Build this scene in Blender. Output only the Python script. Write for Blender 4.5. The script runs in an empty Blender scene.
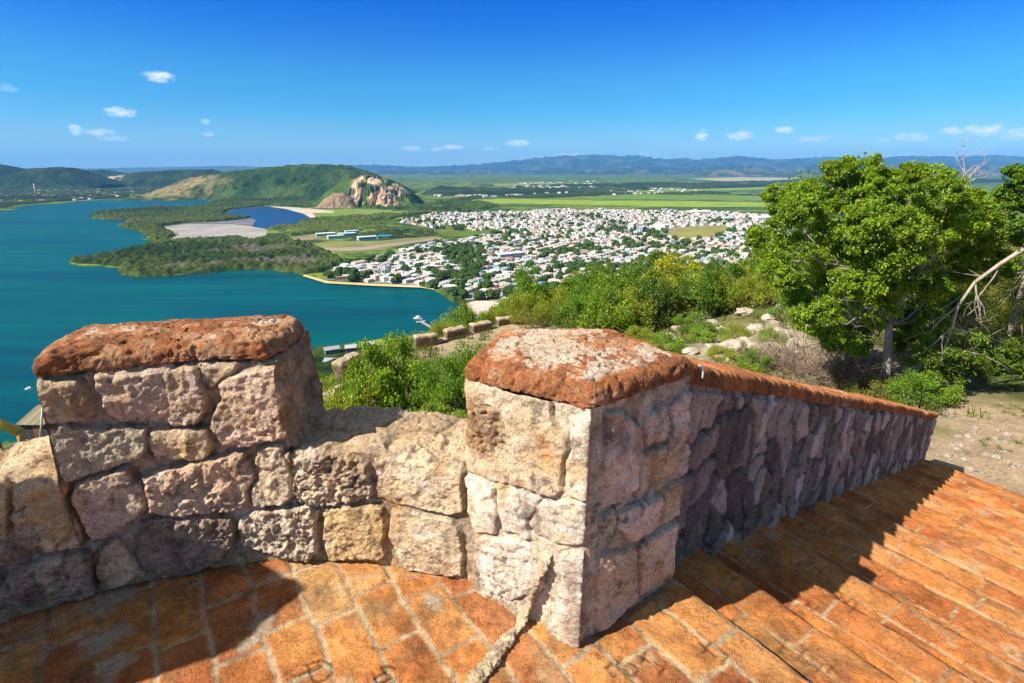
import bpy, math, random
import numpy as np
from mathutils import Vector
from mathutils.geometry import tessellate_polygon

# ------------------------------------------------------------------ camera, sky, sun
sc = bpy.context.scene
COL = sc.collection
Z0 = 141.6                       # eye height above the sea
FPX, PITCH, IW, IH = 530.0, math.radians(18.1), 1024, 683
cam_d = bpy.data.cameras.new("camera")
cam_d.sensor_width = 36.0
cam_d.lens = 36.0 * FPX / IW
cam_d.clip_start = 0.05
cam_d.clip_end = 90000
cam = bpy.data.objects.new("camera", cam_d)
COL.objects.link(cam)
cam.location = (0, 0, Z0)
cam.rotation_euler = (math.pi / 2 - PITCH, 0, 0)
sc.camera = cam
sc.view_settings.view_transform = 'Standard'
sc.view_settings.look = 'None'
sc.view_settings.gamma = 1.0
sc.view_settings.use_curve_mapping = False
sc.view_settings.exposure = 1.1
sc.cycles.use_denoising = True
sc.cycles.max_bounces = 6
sc.cycles.transparent_max_bounces = 8

SUN_AZ, SUN_EL = math.radians(25.5), math.radians(44.0)   # heading of the light in plan (from +x), height
SUN_TRAVEL = Vector((math.cos(SUN_AZ) * math.cos(SUN_EL), math.sin(SUN_AZ) * math.cos(SUN_EL), -math.sin(SUN_EL)))
sun_d = bpy.data.lights.new("sun", 'SUN')
sun_d.energy = 4.6
sun_d.angle = math.radians(0.5)
sun_d.color = (1.0, 0.94, 0.83)
sun = bpy.data.objects.new("sun", sun_d)
COL.objects.link(sun)
sun.rotation_euler = SUN_TRAVEL.to_track_quat('-Z', 'Y').to_euler()

world = bpy.data.worlds.new("World")
sc.world = world
world.use_nodes = True
WN, WL = world.node_tree.nodes, world.node_tree.links
WN.clear()
w_out = WN.new('ShaderNodeOutputWorld')
w_bg = WN.new('ShaderNodeBackground')
w_bg.inputs['Strength'].default_value = 0.15
w_sky = WN.new('ShaderNodeTexSky')
w_sky.sky_type = 'NISHITA'
w_sky.sun_disc = False
w_sky.sun_elevation = SUN_EL
# direction to the sun in plan = -(cos,sin); blender's rotation is measured clockwise from +y
w_sky.sun_rotation = math.atan2(-math.cos(SUN_AZ), -math.sin(SUN_AZ))
w_sky.altitude = 140
w_sky.air_density = 1.0
w_sky.dust_density = 0.15
w_sky.ozone_density = 1.5
w_hs = WN.new('ShaderNodeHueSaturation')
w_hs.inputs['Saturation'].default_value = 1.1
w_hs.inputs['Value'].default_value = 1.0
WL.new(w_sky.outputs[0], w_hs.inputs['Color'])


def wmath(op, a, b=None, c=None):
    n = WN.new('ShaderNodeMath')
    n.operation = op
    for i, v in enumerate((a, b, c)):
        if v is None:
            continue
        if isinstance(v, (int, float)):
            n.inputs[i].default_value = v
        else:
            WL.new(v, n.inputs[i])
    return n.outputs[0]


w_tc = WN.new('ShaderNodeTexCoord')
w_sep = WN.new('ShaderNodeSeparateXYZ')
WL.new(w_tc.outputs['Generated'], w_sep.inputs[0])
w_az = wmath('ARCTAN2', w_sep.outputs[0], w_sep.outputs[1])
w_el = wmath('ARCSINE', w_sep.outputs[2])
w_map = WN.new('ShaderNodeMapping')
w_map.inputs['Scale'].default_value = (1, 1, 2.0)
WL.new(w_tc.outputs['Generated'], w_map.inputs[0])
w_no = WN.new('ShaderNodeTexNoise')
w_no.inputs['Scale'].default_value = 75
w_no.inputs['Detail'].default_value = 6
w_no.inputs['Roughness'].default_value = 0.62
WL.new(w_map.outputs[0], w_no.inputs['Vector'])
w_nf = wmath('MULTIPLY', wmath('SUBTRACT', w_no.outputs['Fac'], 0.5), 2.6)
# small fair-weather clouds: azimuth, elevation, half width, half height (degrees), density
CLOUDS = [(-30.99, 7.23, 1.0, 0.4, 0.95), (-34.28, 4.39, 1.0, 0.34, 0.85), (-37.44, 2.9, 0.4, 0.36, 0.8), (-36.11, 2.8, 1.0, 0.26, 0.6), (-35.2, 2.37, 1.2, 0.2, 0.45), (-40.98, 5.65, 0.6, 0.25, 0.25), (-28.15, 3.88, 0.35, 0.18, 0.5), (-28.15, 2.89, 0.45, 0.2, 0.55), (-10.06, 1.93, 0.9, 0.2, 0.75), (-7.68, 1.84, 0.6, 0.18, 0.6), (-6.07, 2.04, 0.9, 0.22, 0.8), (-2.24, 1.86, 0.8, 0.15, 0.4), (0.61, 2.43, 1.2, 0.28, 0.85), (5.9, 1.28, 1.4, 0.26, 0.9), (3.37, 1.0, 1.3, 0.2, 0.5), (13.8, 1.34, 1.2, 0.2, 0.5), (18.5, 3.02, 0.55, 0.45, 0.95), (21.88, 2.87, 1.1, 0.36, 0.9), (25.53, 3.3, 0.7, 0.28, 0.75), (28.13, 2.48, 1.2, 0.22, 0.5), (33.03, 2.2, 0.8, 0.16, 0.3), (35.19, 2.45, 1.1, 0.3, 0.8), (37.89, 2.81, 0.7, 0.3, 0.8), (39.65, 2.82, 1.2, 0.42, 0.95), (42.02, 2.44, 1.1, 0.4, 0.7), (35.01, 0.9, 2.2, 0.26, 0.55), (38.59, 0.93, 2.0, 0.26, 0.5)]
cl_sum = None
for (a, e, w, h, dn) in CLOUDS:
    da = wmath('MULTIPLY', wmath('SUBTRACT', w_az, math.radians(a)), 1 / math.radians(w))
    de = wmath('MULTIPLY', wmath('SUBTRACT', w_el, math.radians(e)), 1 / math.radians(h))
    d2 = wmath('ADD', wmath('MULTIPLY', da, da), wmath('MULTIPLY', de, de))
    m = wmath('SUBTRACT', 1.75, d2)
    m = wmath('MULTIPLY', wmath('MINIMUM', wmath('MAXIMUM', wmath('ADD', wmath('MULTIPLY', m, .42), w_nf), 0.0), 1.0),
              wmath('MINIMUM', wmath('MAXIMUM', wmath('MULTIPLY', wmath('SUBTRACT', 2.4, d2), .6), 0.0), dn))
    cl_sum = m if cl_sum is None else wmath('MAXIMUM', cl_sum, m)
w_mix = WN.new('ShaderNodeMix')
w_mix.data_type = 'RGBA'
WL.new(cl_sum, w_mix.inputs['Factor'])
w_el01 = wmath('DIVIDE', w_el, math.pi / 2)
w_rmp = WN.new('ShaderNodeValToRGB')           # sky tint: pale horizon, deep blue above, unseen upper dome warmed to fill the shade
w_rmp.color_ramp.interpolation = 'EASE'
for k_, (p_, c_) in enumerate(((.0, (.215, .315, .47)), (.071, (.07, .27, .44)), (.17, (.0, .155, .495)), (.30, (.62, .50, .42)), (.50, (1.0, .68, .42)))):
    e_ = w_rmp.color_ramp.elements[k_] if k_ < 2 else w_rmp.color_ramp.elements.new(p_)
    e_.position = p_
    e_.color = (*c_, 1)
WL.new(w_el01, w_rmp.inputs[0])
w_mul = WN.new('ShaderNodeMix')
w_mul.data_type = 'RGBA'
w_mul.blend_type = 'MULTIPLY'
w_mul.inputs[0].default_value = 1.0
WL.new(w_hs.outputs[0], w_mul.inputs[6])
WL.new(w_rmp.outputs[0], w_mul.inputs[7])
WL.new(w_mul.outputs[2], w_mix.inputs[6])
w_mix.inputs[7].default_value = (3.5, 3.75, 4.0, 1)
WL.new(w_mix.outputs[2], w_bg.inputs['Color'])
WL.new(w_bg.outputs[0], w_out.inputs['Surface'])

# ------------------------------------------------------------------ helpers
CF = np.array([0, math.cos(PITCH), -math.sin(PITCH)])
CU = np.array([0, math.sin(PITCH), math.cos(PITCH)])
CR = np.array([1.0, 0, 0])


def ray(x, y):
    return CF + (x - IW / 2) / FPX * CR - (y - IH / 2) / FPX * CU


def onz(x, y, z=0.0):            # where a sight line meets the level z above the sea
    r = ray(x, y)
    return r * ((z - Z0) / r[2]) + np.array([0, 0, Z0])


def ony(x, y, Y):                # where a sight line meets the distance Y
    r = ray(x, y)
    return r * (Y / r[1]) + np.array([0, 0, Z0])


def h3(ix, iy, iz, seed=0):
    n = (ix.astype(np.int64) * 374761393 + iy.astype(np.int64) * 668265263 + iz.astype(np.int64) * 2147483647 + seed * 974711) & 0xffffffff
    n = ((n ^ (n >> 13)) * 1274126177) & 0xffffffff
    n = ((n ^ (n >> 16)) * 2246822519) & 0xffffffff
    return ((n ^ (n >> 15)) & 0xffffff) / float(0xffffff)


def vnoise(P, seed=0):
    P = np.asarray(P, float)
    I = np.floor(P).astype(np.int64)
    f = P - I
    f = f * f * f * (f * (f * 6 - 15) + 10)
    o = 0
    for dx in (0, 1):
        for dy in (0, 1):
            for dz in (0, 1):
                w = (f[:, 0] if dx else 1 - f[:, 0]) * (f[:, 1] if dy else 1 - f[:, 1]) * (f[:, 2] if dz else 1 - f[:, 2])
                o = o + w * h3(I[:, 0] + dx, I[:, 1] + dy, I[:, 2] + dz, seed)
    return o * 2 - 1


def fbm(P, scale, octs=4, seed=0, gain=.5):
    P = np.asarray(P, float) * scale
    if P.shape[1] == 2:
        P = np.column_stack([P, np.full(len(P), .37)])
    o, a, t = 0, 1.0, 0
    for k in range(octs):
        o = o + a * vnoise(P + 17.3 * k, seed + k)
        t += a
        P = P * 2.03
        a *= gain
    return o / t


def worley2(P, seed=0, jit=.9):
    """F1, F2, id of jittered cells; P is (M,2) in cell units."""
    I = np.floor(P).astype(np.int64)
    f1 = np.full(len(P), 9.); f2 = np.full(len(P), 9.); idn = np.zeros(len(P))
    z = np.zeros(len(P), np.int64)
    for dx in (-1, 0, 1):
        for dy in (-1, 0, 1):
            cx, cy = I[:, 0] + dx, I[:, 1] + dy
            jx = h3(cx, cy, z, seed); jy = h3(cx, cy, z + 1, seed)
            d = np.hypot(cx + .5 + (jx - .5) * jit - P[:, 0], cy + .5 + (jy - .5) * jit - P[:, 1])
            n = h3(cx, cy, z + 2, seed)
            cl = d < f1
            f2 = np.where(cl, f1, np.minimum(f2, d))
            idn = np.where(cl, n, idn)
            f1 = np.where(cl, d, f1)
    return f1, f2, idn


def sstep(a, b, x):
    t = np.clip((x - a) / (b - a), 0, 1)
    return t * t * (3 - 2 * t)


def poly_sd(P, poly):
    """signed distance to a polygon, positive inside"""
    poly = np.asarray(poly, float)
    d = np.full(len(P), 1e9); ins = np.zeros(len(P), bool)
    n = len(poly)
    for i in range(n):
        a, b = poly[i], poly[(i + 1) % n]
        e = b - a; w = P - a
        t = np.clip((w @ e) / (e @ e + 1e-12), 0, 1)
        q = w - t[:, None] * e
        d = np.minimum(d, np.hypot(q[:, 0], q[:, 1]))
        c = (a[1] <= P[:, 1]) != (b[1] <= P[:, 1])
        with np.errstate(divide='ignore', invalid='ignore'):
            xs = a[0] + (P[:, 1] - a[1]) * e[0] / e[1]
        ins ^= c & (P[:, 0] < xs)
    return np.where(ins, d, -d)


def gridF(nu, nv, close=False):
    """quads of a grid stored row by row: index = i*nv + j"""
    iu = np.arange(nu if close else nu - 1)
    jv = np.arange(nv - 1)
    I, J = np.meshgrid(iu, jv, indexing='ij')
    I2 = (I + 1) % nu
    return np.stack([I * nv + J, I2 * nv + J, I2 * nv + J + 1, I * nv + J + 1], -1).reshape(-1, 4)


def origin_of(o):
    p = np.zeros(3)
    while o is not None:
        p += np.array(o.location)
        o = o.parent
    return p


def build_mesh(name, V, F, mats, cols=None, smooth=True, mi=None):
    me = bpy.data.meshes.new(name)
    V = np.asarray(V, np.float32)
    if isinstance(F, np.ndarray):
        k = F.shape[1]
        me.vertices.add(len(V)); me.vertices.foreach_set('co', V.ravel())
        me.loops.add(F.size); me.loops.foreach_set('vertex_index', F.astype(np.int32).ravel())
        me.polygons.add(len(F)); me.polygons.foreach_set('loop_start', np.arange(0, F.size, k, dtype=np.int32))
        me.update(calc_edges=True)
    else:
        me.from_pydata([tuple(v) for v in V], [], [tuple(f) for f in F])
        me.update()
    for m in (mats if isinstance(mats, (list, tuple)) else [mats]):
        me.materials.append(m)
    if mi is not None:
        me.polygons.foreach_set('material_index', np.asarray(mi, np.int32))
    me.polygons.foreach_set('use_smooth', np.full(len(me.polygons), bool(smooth)))
    if cols is not None:
        cols = np.asarray(cols, np.float32)
        if cols.shape[1] == 3:
            cols = np.column_stack([cols, np.ones(len(cols), np.float32)])
        at = me.color_attributes.new('Col', 'FLOAT_COLOR', 'POINT')
        at.data.foreach_set('color', cols.ravel())
    me.validate()
    return me


def mk(name, V, F, mats, parent=None, loc=None, **kw):
    """one mesh object; V in world space"""
    V = np.asarray(V, float)
    if loc is None:
        loc = (0, 0, 0) if parent is not None else (V[:, 0].mean(), V[:, 1].mean(), V[:, 2].min())
    loc = np.asarray(loc, float)
    base = loc + (origin_of(parent) if parent is not None else 0)
    o = bpy.data.objects.new(name, build_mesh(name, V - base, F, mats, **kw))
    COL.objects.link(o)
    o.location = loc
    if parent is not None:
        o.parent = parent
    return o


def tag(o, label, cat, group=None):
    o['label'] = label
    o['category'] = cat
    if group:
        o['group'] = group
    return o


def thing(name, label, cat, loc=(0, 0, 0), group=None):
    o = bpy.data.objects.new(name, None)
    COL.objects.link(o)
    o.location = loc
    o.empty_display_size = .2
    return tag(o, label, cat, group)


def struct(o):
    o['kind'] = 'structure'
    return o


def dup(root, loc, rotz=0.0, scale=1.0, label=None, group=None):
    r = root.copy(); COL.objects.link(r)
    r.location = loc; r.rotation_euler = (0, 0, rotz)
    r.scale = (scale, scale, scale) if isinstance(scale, (int, float)) else scale
    if label: r['label'] = label
    if group: r['group'] = group
    for ch in list(root.children):
        c = ch.copy(); COL.objects.link(c); c.parent = r
        for g in list(ch.children):
            d = g.copy(); COL.objects.link(d); d.parent = c
    return r


class MB:
    """collects plain solids into one mesh, one colour per solid"""
    def __init__(s):
        s.V, s.F, s.C = [], [], []

    def add(s, V, F, c=(1, 1, 1)):
        n = len(s.V)
        s.V += [tuple(v) for v in V]
        s.F += [tuple(i + n for i in f) for f in F]
        s.C += [tuple(c)] * len(V)

    def box(s, c, d, rz=0.0, col=(1, 1, 1), bev=0.0, ux=None):
        x, y, z = d[0] / 2, d[1] / 2, d[2] / 2
        ca, sa = math.cos(rz), math.sin(rz)
        V = []
        for (a, b, e) in ((-1, -1, -1), (1, -1, -1), (1, 1, -1), (-1, 1, -1), (-1, -1, 1), (1, -1, 1), (1, 1, 1), (-1, 1, 1)):
            px, py, pz = a * x, b * y, e * z
            V.append((c[0] + px * ca - py * sa, c[1] + px * sa + py * ca, c[2] + pz))
        s.add(V, [(0, 3, 2, 1), (4, 5, 6, 7), (0, 1, 5, 4), (1, 2, 6, 5), (2, 3, 7, 6), (3, 0, 4, 7)], col)

    def prism(s, poly, z0, z1, col=(1, 1, 1)):
        n = len(poly)
        V = [(p[0], p[1], z0) for p in poly] + [(p[0], p[1], z1) for p in poly]
        F = [tuple(range(n - 1, -1, -1)), tuple(range(n, 2 * n))] + [(i, (i + 1) % n, n + (i + 1) % n, n + i) for i in range(n)]
        s.add(V, F, col)

    def tube(s, pts, rad, k=6, col=(1, 1, 1)):
        pts = [Vector(p) for p in pts]
        if not isinstance(rad, (list, tuple)):
            rad = [rad] * len(pts)
        V, F = [], []
        for i, p in enumerate(pts):
            d = (pts[min(i + 1, len(pts) - 1)] - pts[max(i - 1, 0)])
            if d.length < 1e-9: d = Vector((0, 0, 1))
            d.normalize()
            a = d.orthogonal().normalized() if i == 0 else (a_prev - d * a_prev.dot(d)).normalized()
            a_prev = a
            b = d.cross(a)
            for j in range(k):
                t = 2 * math.pi * j / k
                V.append(p + (a * math.cos(t) + b * math.sin(t)) * rad[i])
        for i in range(len(pts) - 1):
            for j in range(k):
                F.append((i * k + j, i * k + (j + 1) % k, (i + 1) * k + (j + 1) % k, (i + 1) * k + j))
        F.append(tuple(range(k - 1, -1, -1)))
        F.append(tuple((len(pts) - 1) * k + j for j in range(k)))
        s.add(V, F, col)

    def build(s, name, mat, parent=None, loc=None, smooth=False):
        return mk(name, np.array(s.V), s.F, mat, parent, loc, cols=np.array(s.C), smooth=smooth)


# ------------------------------------------------------------------ materials
def new_mat(name):
    m = bpy.data.materials.new(name)
    m.use_nodes = True
    nt = m.node_tree
    b = nt.nodes['Principled BSDF']
    return m, nt, b


class NT:
    def __init__(s, nt): s.nt = nt

    def n(s, t, **kw):
        nd = s.nt.nodes.new(t)
        for k, v in kw.items():
            if k in nd.inputs: nd.inputs[k].default_value = v
            else: setattr(nd, k, v)
        return nd

    def l(s, a, b): s.nt.links.new(a, b)

    def noise(s, vec, scale, detail=4, rough=.55, dist=0.0):
        n = s.n('ShaderNodeTexNoise')
        n.inputs['Scale'].default_value = scale; n.inputs['Detail'].default_value = detail
        n.inputs['Roughness'].default_value = rough; n.inputs['Distortion'].default_value = dist
        s.l(vec, n.inputs['Vector'])
        return n.outputs['Fac']

    def ramp(s, fac, stops):
        r = s.n('ShaderNodeValToRGB')
        el = r.color_ramp.elements
        while len(el) < len(stops): el.new(.5)
        for e, (p, c) in zip(el, stops):
            e.position = p
            e.color = (c, c, c, 1) if isinstance(c, (int, float)) else (*c, 1)
        s.l(fac, r.inputs[0])
        return r.outputs[0]

    def mix(s, fac, a, b, mode='MIX'):
        m = s.n('ShaderNodeMix', data_type='RGBA', blend_type=mode)
        for i, v in ((0, fac), (6, a), (7, b)):
            if isinstance(v, (int, float)): m.inputs[i].default_value = v
            elif isinstance(v, tuple): m.inputs[i].default_value = (*v, 1)
            else: s.l(v, m.inputs[i])
        return m.outputs[2]

    def math(s, op, a, b=0.0):
        m = s.n('ShaderNodeMath', operation=op)
        for i, v in ((0, a), (1, b)):
            if isinstance(v, (int, float)): m.inputs[i].default_value = v
            else: s.l(v, m.inputs[i])
        return m.outputs[0]

    def bump(s, h, strength, dist, normal=None):
        b = s.n('ShaderNodeBump')
        b.inputs['Strength'].default_value = strength; b.inputs['Distance'].default_value = dist
        s.l(h, b.inputs['Height'])
        if normal is not None: s.l(normal, b.inputs['Normal'])
        return b.outputs[0]


def masonry_mat(name, blot, speck, bumpd, rough=.92, fine=140.0, gain=1.0):
    m, nt, b = new_mat(name)
    N = NT(nt)
    tc = N.n('ShaderNodeTexCoord').outputs['Object']
    at = N.n('ShaderNodeAttribute', attribute_name='Col').outputs['Color']
    v1 = N.ramp(N.noise(tc, 9, 6, .65), [(.25, .62), (.5, 1.0), (.75, 1.3)])
    c = N.mix(blot, at, v1, 'MULTIPLY')
    v2 = N.ramp(N.noise(tc, 38, 6, .7), [(.3, .68), (.5, 1.0), (.72, 1.28)])
    c = N.mix(.85, c, v2, 'MULTIPLY')
    warm = N.ramp(N.noise(tc, 5.2, 3, .5, .6), [(.42, (1, 1, 1)), (.66, (1.0, .86, .66))])
    c = N.mix(.55, c, warm, 'MULTIPLY')
    sp = N.ramp(N.noise(tc, 75, 5, .75), [(.36, speck), (.46, 1.0)])
    lich = N.ramp(N.noise(tc, 6, 4, .6), [(.4, 0.0), (.62, 1.0)])
    c = N.mix(lich, c, N.mix(1.0, c, sp, 'MULTIPLY'))
    c = N.mix(1.0, c, N.ramp(N.noise(tc, 120, 6, .85), [(.32, .5), (.5, 1.0), (.68, 1.4)]), 'MULTIPLY')
    c = N.mix(1.0, c, N.ramp(N.noise(tc, 14, 7, .75), [(.30, .55), (.44, 1.0), (.6, 1.0), (.75, 1.3)]), 'MULTIPLY')
    c = N.mix(1.0, c, (gain, gain, gain), 'MULTIPLY')
    N.l(c, b.inputs['Base Color'])
    b.inputs['Roughness'].default_value = rough
    b.inputs['Specular IOR Level'].default_value = .18
    h1 = N.noise(tc, 42, 8, .72)
    n1 = N.bump(h1, 1.0, bumpd * 1.5)
    h2 = N.noise(tc, fine, 6, .7)
    n2 = N.bump(h2, 1.0, bumpd * .7, n1)
    N.l(n2, b.inputs['Normal'])
    return m


M = {}
M['stone'] = masonry_mat('weathered_stone', .9, .35, .02, gain=1.62)
M['brick'] = masonry_mat('worn_brick', .8, .4, .008, gain=1.1)
M['coping'] = masonry_mat('brick_plaster', .8, .45, .016, gain=1.2)
M['rubble'] = masonry_mat('dark_rubble', .9, .3, .035, gain=2.0)


def attr_mat(name, rough=.8, spec=.2, var=0.0, vscale=1.0, bump=0.0, bscale=1.0):
    m, nt, b = new_mat(name)
    N = NT(nt)
    at = N.n('ShaderNodeAttribute', attribute_name='Col').outputs['Color']
    if var > 0 or bump > 0:
        tc = N.n('ShaderNodeTexCoord').outputs['Object']
    if var > 0:
        at = N.mix(1.0, at, N.ramp(N.noise(tc, vscale, 5, .65), [(.25, 1 - var), (.75, 1 + var)]), 'MULTIPLY')
    N.l(at, b.inputs['Base Color'])
    if bump > 0:
        N.l(N.bump(N.noise(tc, bscale, 6, .7), .8, bump), b.inputs['Normal'])
    b.inputs['Roughness'].default_value = rough
    b.inputs['Specular IOR Level'].default_value = spec
    return m


M['paint'] = attr_mat('painted_concrete', .75, .25, .15, .4)
M['wood'] = attr_mat('old_wood', .85, .2, .35, 6.0, .01, 20)
M['bark'] = attr_mat('pale_bark', .9, .15, .4, 7.0, .02, 18)
M['rock'] = attr_mat('limestone', .92, .15, .4, 1.6, .08, 4)
M['metal'] = attr_mat('painted_metal', .45, .5, .1, 3)
M['grass'] = attr_mat('grass_blades', .8, .1)


def leaf_mat(name):
    m, nt, b = new_mat(name)
    N = NT(nt)
    out = nt.nodes['Material Output']
    at = N.n('ShaderNodeAttribute', attribute_name='Col').outputs['Color']
    N.l(at, b.inputs['Base Color'])
    b.inputs['Roughness'].default_value = .5
    b.inputs['Specular IOR Level'].default_value = .35
    tr = N.n('ShaderNodeBsdfTranslucent')
    N.l(N.mix(1.0, at, (1.7, 1.5, .5), 'MULTIPLY'), tr.inputs['Color'])
    mx = N.n('ShaderNodeMixShader')
    mx.inputs[0].default_value = .38
    N.l(b.outputs[0], mx.inputs[1]); N.l(tr.outputs[0], mx.inputs[2])
    N.l(mx.outputs[0], out.inputs['Surface'])
    return m


M['leaf'] = leaf_mat('green_leaf')


def far_green(name, stops, scale, stretch=(1, 1, 1), bump=0.0, detail=8, fine=None):
    m, nt, b = new_mat(name)
    N = NT(nt)
    tc = N.n('ShaderNodeTexCoord').outputs['Object']
    mp = N.n('ShaderNodeMapping')
    mp.inputs['Scale'].default_value = stretch
    N.l(tc, mp.inputs[0])
    c = N.ramp(N.noise(mp.outputs[0], scale, detail, .62, .4), stops)
    if fine:
        c = N.mix(1.0, c, N.ramp(N.noise(tc, fine, 4, .7), [(.3, .45), (.5, 1.0), (.7, 1.5)]), 'MULTIPLY')
    N.l(c, b.inputs['Base Color'])
    b.inputs['Roughness'].default_value = .95
    b.inputs['Specular IOR Level'].default_value = .05
    if bump:
        N.l(N.bump(N.noise(tc, fine or scale * 4, 5, .7), 1.0, bump), b.inputs['Normal'])
    return m


DG, MG, LG, DRY = (.022, .045, .011), (.060, .105, .018), (.16, .215, .03), (.26, .22, .10)
M['plain'] = far_green('plain', [(.30, DG), (.42, MG), (.49, DG), (.55, LG), (.60, MG), (.70, DG), (.80, DRY)], .0042, (.55, 1.8, 1), fine=.07)
M['hill'] = attr_mat('hill_scrub', .95, .05, .6, .06, 6.0, .06)
M['mount'] = attr_mat('mountain', .95, .05, .3, .0015)
M['field'] = attr_mat('field', .95, .05, .3, .012)
M['canopy'] = attr_mat('tree_canopy', .95, .05, .55, .14, 1.0, .25)

# water: teal shallow sea, broad bands of colour and small waves
m, nt, b = new_mat('sea_water')
N = NT(nt)
tc = N.n('ShaderNodeTexCoord').outputs['Object']
mp = N.n('ShaderNodeMapping'); mp.inputs['Scale'].default_value = (.35, 1.2, 1); mp.inputs['Rotation'].default_value = (0, 0, -.35)
N.l(tc, mp.inputs[0])
cw = N.ramp(N.noise(mp.outputs[0], .0032, 4, .55, .3), [(.30, (.0004, .032, .074)), (.42, (.0003, .058, .070)), (.50, (.0003, .070, .070)), (.58, (.0003, .046, .070)), (.66, (.0003, .074, .072)), (.78, (.0006, .040, .080))])
mp2 = N.n('ShaderNodeMapping'); mp2.inputs['Scale'].default_value = (.12, 1.0, 1); mp2.inputs['Rotation'].default_value = (0, 0, -.5)
N.l(tc, mp2.inputs[0])
cw = N.mix(1.0, cw, N.ramp(N.noise(mp2.outputs[0], .035, 5, .7, .5), [(.3, .78), (.5, 1.0), (.72, 1.28)]), 'MULTIPLY')
N.l(cw, b.inputs['Base Color'])
b.inputs['Roughness'].default_value = .38
b.inputs['IOR'].default_value = 1.33
b.inputs['Specular IOR Level'].default_value = .07
wv = N.bump(N.noise(tc, .22, 5, .65), .35, .6)
N.l(wv, b.inputs['Normal'])
M['water'] = m
m, nt, b = new_mat('lagoon_water')
N = NT(nt)
b.inputs['Base Color'].default_value = (.003, .026, .09, 1)
b.inputs['Roughness'].default_value = .3
b.inputs['Specular IOR Level'].default_value = .3
M['lagoon'] = m
#@@SETTING
# ------------------------------------------------------------------ sea, plain, hills (the setting)
HAZE_R = 31000.0


def disc_sheet(name, r, z, mat):
    n = 96
    V = [(0, 0, z)]
    rings = [300, 1000, 3000, 9000, r]
    for q in rings:
        V += [(q * math.cos(2 * math.pi * i / n), q * math.sin(2 * math.pi * i / n), z) for i in range(n)]
    F = [(0, 1 + i, 1 + (i + 1) % n) for i in range(n)]
    for k in range(len(rings) - 1):
        a, b_ = 1 + k * n, 1 + (k + 1) * n
        F += [(a + i, b_ + i, b_ + (i + 1) % n, a + (i + 1) % n) for i in range(n)]
    return mk(name, V, F, mat, loc=(0, 0, 0), smooth=False)


struct(disc_sheet('water', 30000, 0.0, M['water']))


def pix_poly(pts, z):
    return [tuple(onz(x, y, z)) for x, y in pts]


def sheet(name, poly, z, mat, skirt=0.0, cols=None):
    poly = [(p[0], p[1], z) for p in poly]
    tri = tessellate_polygon([[Vector(p) for p in poly]])
    V = list(poly); F = []
    for t in tri:
        a, b_, c = (np.array(poly[i]) for i in t)
        if np.cross(b_ - a, c - a)[2] < 0: t = (t[0], t[2], t[1])
        F.append(tuple(t))
    if skirt:
        n = len(poly)
        V += [(p[0], p[1], z - skirt) for p in poly]
        F += [(i, (i + 1) % n, n + (i + 1) % n, n + i) for i in range(n)]
    c = None if cols is None else np.tile(np.array(cols, float), (len(V), 1))
    return mk(name, V, F, mat, loc=(0, 0, 0), smooth=False, cols=c)


def jag(pts, amp, seed, n=5):
    """break a coast line up into small bays"""
    rng = random.Random(seed)
    out = []
    for i in range(len(pts)):
        a, b_ = np.array(pts[i][:2]), np.array(pts[(i + 1) % len(pts)][:2])
        L = np.linalg.norm(b_ - a)
        out.append(tuple(a))
        if 30 < L < 1500:
            nn = np.array([-(b_ - a)[1], (b_ - a)[0]]) / L
            for k in range(1, n):
                out.append(tuple(a + (b_ - a) * (k + rng.uniform(-.25, .25)) / n + nn * rng.uniform(-1, 1) * min(amp, L * .1)))
    return out


COAST_PIX = [(-120, 214), (-40, 216), (0, 212), (13, 210), (20, 206.5), (60, 203.5), (78, 201.5), (100, 200), (120, 200.3), (150, 199.6), (209, 199.6), (213, 201.5),
             (203, 206), (176, 208), (160, 207), (133, 210), (110, 211.5), (93, 213.5), (91, 217), (110, 219.5), (128, 220), (128, 223), (116, 225.5), (133, 229), (140, 232), (150, 235.5),
             (148, 243), (133, 250.5), (106, 255.6), (84, 258), (72, 260.5), (71, 264), (96, 265.5), (121, 267.5), (124, 274), (140, 276), (176, 275), (205, 272), (239, 269.5), (276, 269), (300, 273)]
COAST_PIX2 = [(306, 275), (328, 282), (350, 284), (374, 284.6), (400, 285.6), (422, 286.6), (432, 289), (442.5, 293), (455, 301.7), (465, 304.5), (472, 320), (474, 326), (445, 331), (400, 336), (345, 344), (318, 346)]
coast = jag([p[:2] for p in pix_poly(COAST_PIX, 1.0)], 14, 3) + [p[:2] for p in pix_poly(COAST_PIX2, 1.0)]
land = coast + [(-215, 345), (-250, 250), (-300, 150), (-330, 0), (-330, -400), (28000, -400), (28000, 3000), (22000, 18000), (0, 28000), (-22000, 18000), (-26000, 6000), (-9000, 2300)]
struct(sheet('ground', land, 1.0, M['plain'], skirt=2.0))


def field(pts, col, z=1.3, name='field', mat='field', pix=True):
    poly = [p[:2] for p in pix_poly(pts, z)] if pix else pts
    return struct(sheet(name, poly, z, M[mat], cols=col))


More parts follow.
